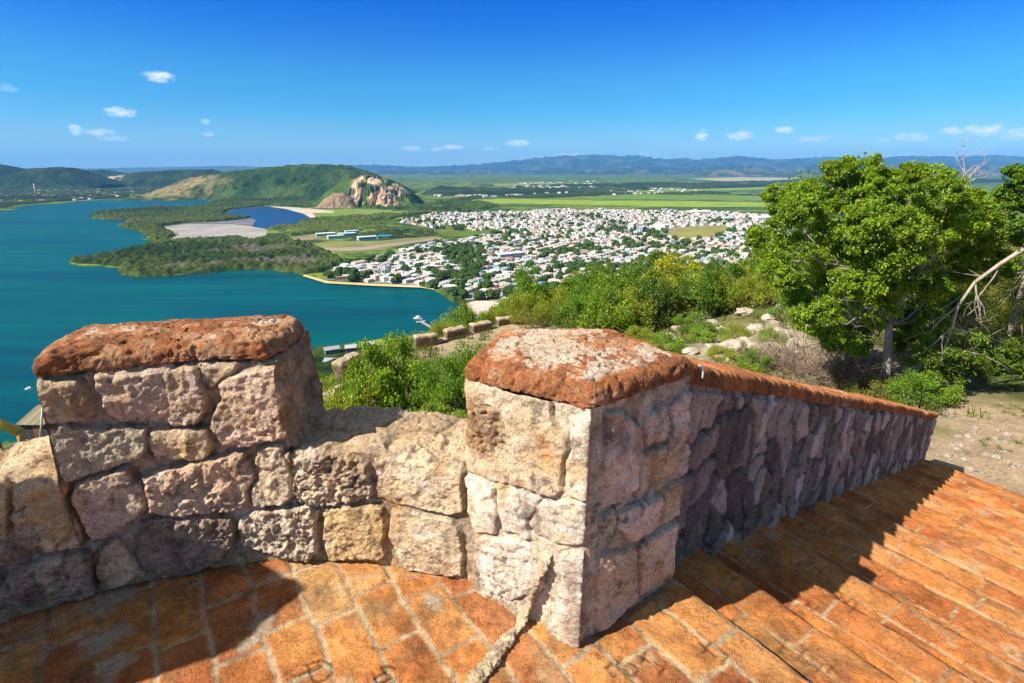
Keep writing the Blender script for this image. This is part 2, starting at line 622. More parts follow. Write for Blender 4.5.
# salt flat, mud and lagoon inside the mangroves
field([(162, 227), (186, 224), (230, 224), (262, 227), (268, 231), (265, 236), (250, 240), (232, 236), (212, 236.5), (196, 240), (178, 241), (172, 237), (180, 234)], (.27, .25, .22), 1.3, 'salt_flat')
field([(158, 226.5), (186, 223), (212, 222), (240, 219.5), (262, 217), (275, 218), (262, 226.6), (230, 223.6), (186, 223.6)], (.13, .13, .15), 1.5, 'mud_flat')
struct(sheet('lagoon', [p[:2] for p in pix_poly([(226, 214.5), (230, 210), (248, 207.5), (266, 206.8), (285, 209), (303, 213.5), (311, 218), (306, 221), (296, 222.5), (280, 226), (262, 228), (252, 226.5), (256, 220), (247, 216.5), (234, 216)], 1.7)], 1.7, M['lagoon']))
field([(268, 206.2), (290, 207), (310, 208.6), (334, 211), (334, 212.6), (312, 213), (318, 218.5), (312, 221.5), (304, 214), (286, 209)], (.45, .36, .28), 1.5, 'salt_flat')
# open grass, crops and bare tracks
field([(290, 238), (322, 233), (330, 236), (312, 240), (296, 241)], (.20, .16, .10), 1.5)
field([(285, 247), (330, 241), (380, 241), (440, 234), (438, 238), (380, 250), (330, 252), (300, 252)], (.17, .17, .06))
field([(318, 248), (360, 247), (400, 242), (440, 237.5), (442, 239), (400, 245), (360, 250.5), (320, 251)], (.27, .22, .16), 1.6)
field([(280, 214), (312, 209.5), (350, 209), (392, 210), (394, 214), (350, 216), (312, 217.5)], (.13, .20, .025))
field([(336, 212), (372, 211.5), (400, 211), (430, 211.5), (426, 213.5), (380, 215), (340, 215.5)], (.16, .19, .035), 1.4)
field([(470, 199.5), (520, 199), (600, 200.5), (690, 201), (770, 203), (775, 206.5), (690, 207), (600, 205), (520, 203.5), (478, 203)], (.19, .26, .025))
field([(560, 196.5), (640, 194.5), (740, 195.5), (780, 197.5), (780, 200.5), (700, 199.5), (600, 199)], (.11, .18, .03))
field([(470, 184.8), (540, 182.2), (590, 183.4), (560, 185), (500, 186.4)], (.15, .19, .06))
field([(620, 189), (700, 185), (790, 184.5), (800, 188.5), (700, 191), (640, 192)], (.15, .21, .045))
field([(430, 190.5), (480, 188.5), (530, 189), (500, 192), (440, 193)], (.16, .21, .035))
field([(690, 178.5), (740, 177.2), (800, 178), (780, 181), (720, 181)], (.3, .27, .16))
field([(664, 235), (674, 229), (690, 227), (722, 226), (728, 229), (716, 235), (700, 238), (680, 238.5)], (.20, .19, .05), 1.8)
field([(500, 211.5), (520, 208), (600, 207.3), (640, 208.6), (620, 210), (540, 210.5)], (.10, .14, .03), 1.4)
field([(448, 222), (470, 226), (505, 228), (540, 230), (520, 235), (480, 237.5), (446, 236), (430, 232)], (.09, .13, .025), 1.4)
# sand and the sea wall by the town
field([(304, 274.5), (328, 281), (374, 283.6), (422, 285.4), (434, 288), (434, 289.8), (422, 287.6), (374, 285.8), (326, 283.2), (303, 276)], (.50, .38, .18), 1.6, 'sea_wall_walk')
field([(466, 303), (480, 300), (500, 302), (502, 306), (488, 312), (474, 321), (471, 320)], (.46, .36, .30), 1.6, 'plaza')

# ---- hills as ridges: silhouette at a distance, rounded across their depth
def hill(name, sil, D, depth, col, col2=None, rough=18.0, seed=1, nx=160, ny=60, base=0.0, mat='hill', gull=1.0, scale=None, extend=True):
    sil = np.array(sil, float)
    W = np.array([ony(x, y, D) for x, y in sil])
    xs = np.linspace(W[0, 0], W[-1, 0], nx)
    H = np.interp(xs, W[:, 0], W[:, 2])
    ts = np.linspace(-1, 1, ny)
    X, T = np.meshgrid(xs, ts, indexing='ij')
    Hh = np.repeat(H[:, None], ny, 1)
    prof = np.cos(np.clip(np.abs(T), 0, 1) ** 1.15 * math.pi / 2) ** 1.35
    Y = D + T * depth
    P = np.column_stack([X.ravel(), Y.ravel()])
    s = scale or 1.0 / (depth * .45)
    n1 = 1 - np.abs(fbm(P, s, 5, seed))
    n2 = fbm(P, s * 6, 4, seed + 9)
    slope = (1 - np.abs(1 - 2 * prof.ravel()))
    Z = prof.ravel() * Hh.ravel() - (1 - n1) * slope * Hh.ravel() * .55 * gull + n2 * rough * np.clip(prof.ravel() * 2, 0, 1)
    Z = Z + base * (1 - prof.ravel()) - 3
    c1 = np.array(col); c2 = np.array(col2 if col2 is not None else col)
    m_ = sstep(-.05, .25, fbm(P, s * 2.2, 4, seed + 21))[:, None]
    cols = c1 * (1 - m_) + c2 * m_
    V = np.column_stack([P, Z])
    return V, gridF(nx, ny), cols, X, T


def put_hill(name, *a, **k):
    mat = k.get('mat', 'hill')
    patches = k.pop('patches', [])
    V, F, c, X, T = hill(name, *a, **k)
    for (px, py, rx, rt, pc) in patches:          # bare ground on the slope that faces us
        D_, dp = a[1], a[2]
        x0 = ony(px, py, D_)[0]
        t0 = -.55
        w = sstep(1.15, .55, np.hypot((V[:, 0] - x0) / rx, (T.ravel() - t0) / rt) + fbm(V[:, :2], 3.2 / rx, 4, 41) * .9)[:, None]
        c = c * (1 - w) + np.array(pc) * (1 + .35 * fbm(V[:, :2], 9 / rx, 3, 42)[:, None]) * w
    return struct(mk(name, V, F, M[mat], loc=(0, 0, 0), cols=c))


G1, G2 = (.011, .025, .008), (.024, .042, .012)
# blue cordillera across the horizon
put_hill('mountain', [(250, 170), (300, 167.5), (345, 166.5), (370, 165.5), (410, 168), (440, 167.2), (478, 165.6), (505, 162.6), (522, 160.8), (540, 159.0), (556, 157.4), (572, 156.6), (590, 155.6), (604, 156), (618, 157.2), (632, 156.6),
          (646, 158.2), (662, 160), (680, 159.2), (694, 160.8), (712, 158.8), (728, 158), (742, 157), (752, 158.6), (770, 160.2), (790, 160), (812, 158.6), (840, 157.4), (880, 158.6), (910, 157.0), (950, 157.8), (985, 156.4), (1024, 158.6), (1090, 157), (1180, 160), (1300, 164)],
         21500, 4200, (.014, .028, .020), (.05, .06, .04), rough=120, seed=4, nx=520, ny=110, mat='mount', gull=1.5, scale=1 / 1300.)
put_hill('mountain', [(330, 172), (380, 171), (420, 172.5), (470, 171), (520, 172), (560, 169.5), (600, 168), (640, 166.5), (680, 169), (705, 167), (735, 165.4), (760, 168), (790, 166), (830, 165), (880, 166.5), (930, 164.5), (980, 166), (1040, 164), (1150, 167)],
         15500, 2600, (.016, .032, .018), (.075, .08, .045), rough=90, seed=14, nx=420, ny=80, mat='mount', gull=1.7, scale=1 / 800.)
put_hill('foothill', [(600, 181), (630, 177.5), (650, 176), (668, 177.8), (690, 174.5), (715, 170.5), (735, 168.8), (752, 170.2), (775, 174), (800, 172.6), (830, 171), (860, 174), (900, 171.5), (950, 173), (1000, 170), (1060, 173)],
         11200, 1500, (.030, .048, .020), (.12, .11, .06), rough=34, seed=24, nx=320, ny=80, mat='mount', gull=1.7, scale=1 / 480.)
put_hill('foothill', [(755, 186), (775, 182.5), (800, 179), (830, 178.4), (870, 180), (920, 177), (980, 179), (1040, 178)], 6200, 600, G1, G2, rough=10, seed=34, nx=140, ny=50)
put_hill('foothill', [(412, 187), (424, 183.6), (434, 181.8), (444, 183.8), (452, 184.6), (462, 182.2), (472, 182.0), (482, 185), (492, 188)], 4600, 330, (.085, .12, .028), (.12, .15, .04), rough=5, seed=44, nx=110, ny=50)
put_hill('mountain', [(-160, 168), (-60, 167), (10, 168), (60, 168.6), (100, 168.4), (150, 167.4), (200, 166.6), (222, 165.8), (250, 166.4), (290, 168.5)], 19000, 1500, (.03, .045, .03), (.04, .05, .03), rough=20, seed=54, nx=200, ny=40, mat='mount')
put_hill('hill', [(60, 178), (78, 171.5), (90, 169.8), (104, 169.6), (118, 172.5), (140, 174), (160, 176), (180, 180)], 6000, 500, G1, G2, rough=8, seed=64, nx=120, ny=50)
put_hill('hill', [(-160, 172), (-100, 160), (-40, 162), (-12, 163), (2, 165), (14, 168.5), (26, 173), (40, 180)], 4300, 500, G1, G2, rough=9, seed=74, nx=130, ny=60)
put_hill('hill', [(6, 183), (24, 172), (38, 168), (54, 166.6), (70, 167.2), (84, 172), (98, 178), (112, 184)], 4000, 420, G1, G2, rough=9, seed=84, nx=130, ny=60)
put_hill('hill', [(96, 183), (112, 176.5), (128, 173.6), (146, 171.4), (170, 170), (196, 169.2), (212, 169.6), (226, 173), (240, 180)], 4500, 460, G1, G2, rough=9, seed=94, nx=160, ny=60, patches=[(129, 180, 90, .3, (.36, .28, .20))])
put_hill('hill', [(176, 190), (192, 181), (206, 175.4), (226, 172.2), (246, 169.6), (266, 167.4), (286, 165.4), (306, 164.3), (326, 163.8), (344, 164.8), (360, 168.6), (378, 176), (398, 186), (410, 194)],
         3100, 620, (.020, .046, .010), (.048, .078, .016), rough=12, seed=104, nx=320, ny=130, gull=1.5, patches=[(216, 183, 150, .34, (.21, .165, .07)), (196, 188, 90, .3, (.19, .15, .07)), (248, 182, 60, .2, (.14, .13, .05))])

# the quarried hill: green back, broken pink rock face towards us
V, F, c, X, T = hill('quarry', [(318, 205), (330, 190), (344, 180), (356, 176.4), (368, 175.2), (382, 176), (394, 180.6), (404, 186), (414, 194), (424, 206)], 2250, 210, (.040, .072, .016), (.06, .095, .02), rough=4, seed=114, nx=220, ny=130)
Dx = ony(382, 190, 2250)[0]
u = (X.ravel() - Dx) / 150.0
t = T.ravel()
fn = fbm(V[:, :2], .012, 4, 7)
face = sstep(0, .18, .86 - np.abs(u - .04) * 1.12 + fn * .35 - sstep(-.12, .16, t) * 1.6) * sstep(-.98, -.86, t)
cut = np.abs(fbm(V[:, :2] * [1, .55], .02, 4, 9))
V[:, 2] += face * (fbm(V[:, :2], .03, 4, 17) * 14 - (1 - sstep(0, .25, cut)) * 30)
V[:, 1] += face * 40 * (1 - np.abs(t)) * 0
rock = np.array((.44, .30, .18)) * (1 + .7 * fbm(V, .05, 5, 5, .65)[:, None])
rock = np.where((fbm(V, .022, 4, 15) > .12)[:, None], np.array((.14, .115, .10)), rock)
veg = sstep(.02, .14, fbm(V[:, [0, 2]], .03, 4, 25) - .10 + .25 * sstep(.3, .0, V[:, 2] / 110))[:, None]
rock = rock * (1 - veg) + np.array((.05, .075, .02)) * veg
c = c * (1 - face[:, None]) + rock * face[:, None]
struct(mk('quarry_hill', V, F, M['hill'], loc=(0, 0, 0), cols=c))
# bare shoulders beside the quarry
def bare(pts, D, depth, col, seed, rough=3):
    V, F, c, X, T = hill('b', pts, D, depth, col, (col[0] * .6, col[1] * .7, col[2] * .6), rough=rough, seed=seed, nx=70, ny=40)
    struct(mk('rocky_slope', V, F, M['hill'], loc=(0, 0, 0), cols=c))


bare([(318, 206), (326, 197), (334, 192), (344, 192), (352, 198), (358, 206)], 2080, 70, (.26, .18, .11), 5)


LANDP = np.array([p[:2] for p in coast] + [(-215, 345), (300, 300), (3000, 3000), (-9000, 6000)])


# ---- woods that read as one mass: a canopy of crowns over an area
def canopy(name, label, poly, g, hgt, seed, gaps=.0, crown=7.0, cols=((.022, .045, .010), (.05, .085, .018), (.10, .13, .03)), z=1.0, pix=True, greyness=0.0, wall=True):
    P2 = np.array([p[:2] for p in (pix_poly(poly, z) if pix else poly)])
    lo, hi = P2.min(0), P2.max(0)
    nx, ny = int((hi[0] - lo[0]) / g) + 2, int((hi[1] - lo[1]) / g) + 2
    X, Y = np.meshgrid(lo[0] + np.arange(nx) * g, lo[1] + np.arange(ny) * g, indexing='ij')
    P = np.column_stack([X.ravel(), Y.ravel()])
    P = P + np.column_stack([fbm(P, .31, 1, 3), fbm(P, .31, 1, 4)]) * g * .5
    sd = poly_sd(P, P2) + fbm(P, 1 / (crown * 5), 3, seed) * crown * 1.4
    f1, f2, idn = worley2(P / crown, seed)
    big = fbm(P, 1 / (crown * 12), 3, seed + 2)
    big2 = fbm(P, 1 / (crown * 30), 3, seed + 5)
    dens = sstep(gaps - .12, gaps + .05, big * .8 + .5) if gaps > 0 else 1.0
    h = hgt * (.35 + .65 * np.sqrt(np.clip(1 - (f1 / .75) ** 2, 0, 1))) * (.45 + 1.0 * idn) * (1 + .35 * big)
    sd = np.minimum(sd, poly_sd(P, LANDP) + 1.5) if P[:, 0].max() < 300 else sd
    h = h * sstep(-1, crown * .3, sd) * dens * (1 + .55 * fbm(P, .30, 3, seed + 7))
    Z = z + h - (1 - sstep(0, .2, h / hgt)) * .6
    c = np.array(cols)
    k = np.clip(.42 + big2 * 1.2 + (idn - .5) * 1.1, 0, 1)[:, None]
    c = c * .62
    C = np.where(k < .5, c[0] + (c[1] - c[0]) * k * 2, c[1] + (c[2] - c[1]) * (k * 2 - 1))
    if greyness:
        gm = (sstep(.0, .3, fbm(P, 1 / 120., 4, seed + 31)) * sstep(18, 60, sd))[:, None] * greyness
        C = C * (1 - gm) + np.array((.13, .105, .085)) * gm
    F = gridF(nx, ny)
    keep = (h[F] > .25).any(1) & (sd[F] > -1.5).any(1)
    F = F[keep]
    used = np.unique(F)
    mp_ = np.full(len(P), -1); mp_[used] = np.arange(len(used))
    V = np.column_stack([P, Z])[used]
    o = mk(name, V, mp_[F], M['canopy'], loc=(0, 0, 0), cols=C[used])
    tag(o, label, 'woodland')
    o['kind'] = 'stuff'
    return o


MG1 = ((.020, .040, .010), (.045, .078, .016), (.085, .115, .026))
canopy('mangrove_wood', 'dark green mangrove wood along the bay shore of the low peninsula',
       [(72, 262), (92, 258), (110, 255.6), (136, 250), (150, 243), (158, 238), (176, 241), (200, 241), (236, 238), (254, 241), (268, 237), (285, 238), (300, 243), (318, 250), (330, 254), (345, 262), (322, 272), (303, 275), (276, 270), (239, 270.5), (205, 273), (176, 276), (140, 277), (124, 275), (122, 267)], 2.8, 6.5, 11, .2, 7.5, MG1, greyness=.8)
canopy('mangrove_wood', 'thin dark green mangrove spit reaching out into the bay',
       [(91, 216), (94, 213.5), (112, 211.2), (133, 210), (160, 207), (178, 208), (205, 206), (214, 201), (235, 200), (268, 203), (262, 206), (230, 209.5), (222, 214.5), (250, 218), (236, 220), (210, 222.5), (186, 223), (160, 226.5), (176, 236), (160, 240), (150, 243), (152, 235.5), (142, 232), (134, 229), (118, 225.5), (130, 223), (130, 220), (110, 219.6)], 3.6, 6.0, 12, .12, 8, MG1)
canopy('scrub_wood', 'mixed green scrub wood between the lagoon and the town',
       [(268, 229), (300, 222), (316, 219), (350, 217), (392, 214), (432, 213), (394, 218), (380, 224), (392, 230), (436, 232), (440, 236), (380, 240), (330, 232), (292, 236)], 3.4, 5.5, 13, .42, 7.5, ((.026, .050, .012), (.055, .095, .020), (.11, .15, .03)))
canopy('scrub_wood', 'green wood on the flat land below the quarry',
       [(214, 200), (240, 196), (300, 197), (330, 205), (420, 206), (470, 200), (500, 206), (470, 212), (420, 210), (350, 208.4), (310, 208), (270, 205), (240, 201)], 6.0, 8.5, 15, .38, 12, ((.022, .046, .012), (.045, .08, .018), (.08, .12, .025)))
canopy('scrub_wood', 'band of dark trees behind the far bay shore',
       [(-60, 207), (0, 208), (18, 204.5), (60, 201.5), (100, 198.6), (209, 197.8), (240, 196), (230, 188), (150, 188), (60, 189), (-60, 192)], 11, 8, 16, .30, 15, ((.018, .036, .012), (.03, .055, .016), (.06, .085, .025)))
canopy('scrub_wood', 'belt of trees and hedges across the plain beyond the town',
       [(420, 205), (470, 197.5), (600, 193.5), (790, 192), (800, 196), (640, 194.2), (540, 198), (480, 199)], 13, 9, 17, .45, 16, ((.018, .04, .012), (.035, .065, .016), (.07, .10, .025)))
canopy('scrub_wood', 'far dark woods on the plain under the foothills',
       [(420, 196), (440, 185), (520, 186), (640, 183), (800, 181.5), (800, 186), (640, 190.6), (560, 193), (480, 197)], 22, 11, 18, .50, 26, ((.018, .038, .014), (.035, .06, .018), (.07, .095, .03)))
#@@HILLSIDE
# ------------------------------------------------------------------ the fort hill around us
CTRL = np.array([(7.8, 8.1, -4.95), (8.3, 7.5, -4.95), (10.3, 9.6, -5.0), (12.5, 7, -4.9), (6.9, 8.3, -5.0), (14, 10, -5.0), (16, 5, -4.6), (9, 4, -4.9), (5, 2, -4.9), (12, 2, -4.8),
                 (3.6, 6.2, -4.3), (0.5, 4, -3.4), (-2, 3.5, -3.4), (-4, 2.5, -3.6), (0, 0, -3.5), (-3, -2, -3.8), (5.5, 9, -5.0),
                 (-2.1, 9, -5.1), (-1.5, 12, -5.9), (-5.7, 16, -7.7), (-3, 13, -6.6), (0, 14, -6.4), (3, 12, -5.6),
                 (-7.2, 20.5, -8.6), (-5, 25.1, -8.6), (-2, 28.2, -8.6), (0.7, 30.4, -8.6), (2, 31.3, -8.6), (-2, 24, -8.5), (1, 26, -8.4), (3.5, 33, -9.0),
                 (4, 42, -11.9), (9.5, 38, -10.1), (14.5, 36, -8.7), (17.5, 34, -7.5), (20, 30, -6.1), (24, 26, -4.4), (30, 18, -3.0), (30, 6, -3.5),
                 (9.05, 22, -6.9), (14.5, 26, -6.3), (8.2, 14, -5.5), (9.6, 12.5, -5.6), (9.4, 19, -6.35), (6.7, 18, -6.05), (6.6, 26, -8.1), (11.5, 11, -5.05), (13, 13, -5.2), (18, 18, -4.8),
                 (-10, 9, -7.6), (-12, 20, -11.5), (-8, 28, -12), (-16, 12, -12), (-20, 30, -19), (-40.6, 40, -21.6), (-42.4, 40, -21.9), (-30, 34, -18.6), (-46, 46, -25), (-60, 40, -33), (-50, 20, -30), (-26, 4, -19), (-40, -10, -30),
                 (-6, 36, -14), (2, 50, -20), (12, 48, -17), (22, 46, -15), (34, 44, -14), (45, 30, -12), (55, 10, -14), (50, -20, -15), (10, -20, -9), (-15, -20, -14), (20, 64, -27), (45, 60, -26), (-20, 50, -28)])
rr = lambda A, B: np.sqrt(((A[:, None, :] - B[None, :, :]) ** 2).sum(-1) + 1e-9)


def tpsk(r): return r * r * np.log(r + 1e-9)


_n = len(CTRL)
_K = tpsk(rr(CTRL[:, :2], CTRL[:, :2])) + np.eye(_n) * 2.0
_A = np.zeros((_n + 3, _n + 3)); _A[:_n, :_n] = _K; _A[:_n, _n] = 1; _A[:_n, _n + 1:] = CTRL[:, :2]; _A[_n, :_n] = 1; _A[_n + 1:, :_n] = CTRL[:, :2].T
_w = np.linalg.solve(_A, np.concatenate([CTRL[:, 2], [0, 0, 0]]))


def terrain(P):
    P = np.asarray(P, float).reshape(-1, 2)
    z = tpsk(rr(P, CTRL[:, :2])) @ _w[:_n] + _w[_n] + P @ _w[_n + 1:]
    r = np.hypot(P[:, 0], P[:, 1])
    azd = np.degrees(np.arctan2(P[:, 0], P[:, 1]))
    fall = -.345 * r - 2 - 18 * sstep(60, 200, r) - np.clip(-azd - 20, 0, 40) * .10 * sstep(40, 120, r)
    k = sstep(46, 78, r)
    z = z * (1 - k) + fall * k
    z = z + fbm(P, .22, 4, 500) * .22 * sstep(4, 12, r) + fbm(P, .05, 4, 501) * 2.2 * sstep(70, 140, r) + fbm(P, 1.6, 3, 502) * .035
    return np.maximum(z, -144.0) + Z0


def hit(px, py, far=60):
    """where a sight line meets the hill"""
    r = ray(px, py)
    t = np.linspace(3, far, 900)
    Pp = r[None] * t[:, None]
    below = Pp[:, 2] + Z0 < terrain(Pp[:, :2])
    if not below.any(): return None
    i = int(np.argmax(below))
    return np.array([Pp[i, 0], Pp[i, 1], terrain(Pp[i:i + 1, :2])[0]])


na, nr_ = 420, 330
aa = np.radians(np.linspace(-118, 128, na)); rad = 1.2 * (430 / 1.2) ** np.linspace(0, 1, nr_)
A_, R_ = np.meshgrid(aa, rad, indexing='ij')
P2 = np.column_stack([(R_ * np.sin(A_)).ravel(), (R_ * np.cos(A_)).ravel()])
Zt = np.concatenate([terrain(P2[i:i + 20000]) for i in range(0, len(P2), 20000)])
RAMP = np.array([(-7.4, 21.4), (-5, 25.1), (-3.3, 26.7), (-1.9, 28.2), (-.7, 29), (.7, 30.4), (2.4, 31.8)])


def dist_line(P, L):
    d = np.full(len(P), 1e9)
    for a, b_ in zip(L[:-1], L[1:]):
        e = b_ - a
        t = np.clip(((P - a) @ e) / (e @ e), 0, 1)
        d = np.minimum(d, np.linalg.norm(P - a - t[:, None] * e, axis=1))
    return d


sand = sstep(2.2, .8, dist_line(P2, RAMP + np.array([.6, -1.2])) + fbm(P2, .8, 3, 510) * 1.2)
dirt = sstep(1.5, -1.0, np.hypot((P2[:, 0] - 11) / 1.6, (P2[:, 1] - 7.6)) - 3.0 + fbm(P2, .6, 4, 511) * 1.6)
rocky = sstep(1.5, -1.5, np.hypot((P2[:, 0] - 9.3), (P2[:, 1] - 18.0) * .66) - 3.7 + fbm(P2, .45, 4, 512) * 3.0)
gn = fbm(P2, .35, 4, 513)[:, None]; gn2 = fbm(P2, 2.2, 4, 514)[:, None]
C = np.array((.075, .095, .024)) * (1 + .5 * gn2)
C = np.where(gn > .12, C * .4 + np.array((.20, .17, .075)) * .6, C)
for w, c in ((sand, (.37, .29, .17)), (dirt, (.36, .26, .165)), (rocky, (.40, .32, .23))):
    w = w[:, None]
    C = C * (1 - w) + np.array(c) * (1 + .28 * gn2 + .2 * gn) * w
Zt = Zt + rocky * (np.abs(fbm(P2, 1.3, 5, 515, .6)) * .7 - .15)
m, nt, b = new_mat('hillside_ground')
N = NT(nt)
tc = N.n('ShaderNodeTexCoord').outputs['Object']
at = N.n('ShaderNodeAttribute', attribute_name='Col').outputs['Color']
c_ = N.mix(1.0, at, N.ramp(N.noise(tc, 3.2, 8, .72), [(.28, .62), (.5, 1.0), (.72, 1.35)]), 'MULTIPLY')
c_ = N.mix(1.0, c_, N.ramp(N.noise(tc, 22, 5, .75), [(.34, .55), (.5, 1.0), (.7, 1.3)]), 'MULTIPLY')
N.l(c_, b.inputs['Base Color'])
b.inputs['Roughness'].default_value = .95; b.inputs['Specular IOR Level'].default_value = .08
N.l(N.bump(N.noise(tc, 14, 8, .75), .9, .05), b.inputs['Normal'])
M['hillground'] = m
struct(mk('hillside', np.column_stack([P2, Zt]), gridF(na, nr_)[:, ::-1], M['hillground'], loc=(0, 0, 0), cols=np.clip(C, .01, .8)))
# the shaded foot of the hill far below is covered in scrub
# ------------------------------------------------------------------ the fort: round parapet, pillar, stair wall, paving
FLOOR = Z0 - 1.6
CC = np.array([-0.83, 0.0]); RW = 1.86            # centre and inner radius of the round parapet


def oncyl(x, y):
    r = ray(x, y)
    a = r[0] ** 2 + r[1] ** 2; b_ = -2 * (r[0] * CC[0] + r[1] * CC[1]); c = CC @ CC - RW * RW
    t = (-b_ + math.sqrt(b_ * b_ - 4 * a * c)) / (2 * a)
    P = r * t
    return (-RW * math.atan2(P[1] - CC[1], P[0] - CC[0]), P[2] + Z0)     # u grows to the right


def onplane(x, y, A, B):
    """sight line against the upright plane through A,B: (u along AB, z)"""
    r = ray(x, y)
    d = np.array(B) - np.array(A); L = np.linalg.norm(d); d = d / L
    n = np.array([-d[1], d[0]])
    t = (n @ np.array(A)) / (n @ r[:2])
    P = r * t
    return (float((P[:2] - np.array(A)) @ d), P[2] + Z0)


TAN, PINK, PALE, GREY, YEL, DARK, WHT, ORG = (.58, .42, .26), (.60, .435, .315), (.62, .49, .34), (.49, .395, .28), (.58, .42, .22), (.33, .25, .19), (.68, .59, .49), (.40, .22, .11)
# traced stones: colour, how far they stand out (m), pitting 0-1, outline
WALL_STONES = [
    (TAN, .020, .3, [(14, 382), (52.7, 379), (78, 379.5), (84, 386.5), (86, 398), (93, 415.5), (82.5, 421.7), (58, 424), (24, 420), (16, 398)]),
    (PINK, .022, .6, [(95.7, 372.5), (112, 366.5), (147, 366.5), (168, 364), (195, 367), (201, 381), (207, 393), (205.5, 410), (195, 424), (177, 425), (157, 423), (140, 424), (119, 422.5), (107, 414), (102, 401.5), (96.5, 385.6)]),
    (TAN, .012, .2, [(196, 362.5), (228, 359.5), (242, 362.5), (234, 371), (220, 381), (210, 388), (203.5, 382)]),
    (PINK, .032, .55, [(219, 386), (228, 377), (246.5, 369.7), (263, 367.6), (271, 366.6), (283.4, 366.6), (292.6, 381), (296, 407.6), (297.5, 428), (287.5, 436), (263, 442.5), (242.5, 447.6), (224, 446.5), (219, 438), (210.7, 428), (211.7, 413.8), (224, 401.5)]),
    (GREY, .024, .55, [(26, 428), (60, 424), (74, 428), (98, 429.5), (123, 428), (146, 430.5), (150, 442), (148, 451), (142, 456), (116, 465), (87, 475.6), (48, 486), (40, 469), (34, 455.8), (30, 440)]),
    (TAN, .020, .2, [(150.2, 433), (162.5, 429), (189, 427), (207.6, 430), (210.7, 442.5), (209.7, 454.8), (199.4, 460), (170.7, 458.9), (152.3, 455.8)]),
    (PINK, .024, .15, [(71.7, 487), (102.8, 474), (129, 466), (137, 479.5), (145, 492.7), (146, 508.5), (129, 523), (105.4, 536), (91, 540), (83, 521.7), (75, 503)]),
    (PINK, .030, .8, [(144.3, 474.6), (171, 466), (201.7, 460), (228, 455), (244.8, 452), (251, 462), (253, 483), (249, 493), (244.8, 509.4), (216, 512.5), (164.8, 514.5), (148.4, 509.4), (145.4, 491)]),
    (PALE, .014, .5, [(259, 453), (271, 446.6), (283.4, 446.6), (287.5, 460), (290.9, 480.7), (289.8, 497), (281.6, 504), (261, 506), (253, 505), (252, 497), (257, 480.7), (256, 465)]),
    (GREY, .026, 1.0, [(286, 455.6), (297.6, 448.3), (326.9, 448.3), (353, 455.6), (367.8, 463), (370.8, 479), (370.8, 496.6), (359, 501), (338.6, 502.5), (318, 507), (300.5, 502.5), (291.7, 490.8), (291.7, 470)]),
    (PALE, .020, .3, [(373.7, 458.6), (397, 455.6), (444, 457), (463, 467), (464.5, 496.6), (463, 511), (447, 512.7), (408.8, 505.4), (376.6, 498), (376.6, 479)]),
    (GREY, .022, 1.0, [(238.6, 519.7), (253, 511.5), (273.4, 508.4), (310, 507.4), (318.6, 513.5), (316.5, 532), (321.7, 552.5), (308, 560.7), (285.7, 556.6), (261, 550.4), (244.8, 546.3), (238.6, 536)]),
    (YEL, .018, .45, [(325, 510), (353, 505.4), (382.5, 507), (385.4, 523), (384, 555), (359, 558), (329.8, 559.6), (324, 537.6)]),
    (PALE, .020, .25, [(392.7, 508.3), (417.6, 512.7), (452.8, 517), (461.5, 531.8), (464.5, 575.7), (432.3, 572.8), (406, 569.8), (397, 552.3), (391, 534.7)]),
    (DARK, .028, .9, [(142, 521.7), (167, 515.6), (212, 516.5), (230.4, 520.7), (234.6, 527.9), (233.5, 542), (220, 558.6), (195.6, 571), (167, 577), (152.5, 573), (140, 558.6), (138, 540)]),
    (TAN, .022, .6, [(100, 550.7), (113, 540), (124, 545.4), (137, 558.6), (146.3, 571.8), (126.5, 582), (105.4, 590), (98.8, 574.4)]),
    (TAN, .030, .7, [(10.5, 487), (31.6, 477), (58, 471.6), (66, 487), (68, 505), (80, 525), (86, 545), (58, 551), (37, 554.6), (21, 545.4), (14.5, 529.6), (12, 508.5)]),
    (DARK, .028, .9, [(2.6, 582), (21, 566.5), (52.7, 556), (87, 553), (95, 569), (94, 593), (79, 601), (47, 603), (10.5, 607), (-4, 598)]),
    (TAN, .024, .5, [(-30, 486), (5, 480), (8, 505), (6, 535), (-25, 540)]),
    (DARK, .024, .8, [(-40, 548), (4, 545), (14, 552), (0, 570), (-8, 596), (-40, 600)]),
]
BASE_STRIP = (.44, .33, .17)


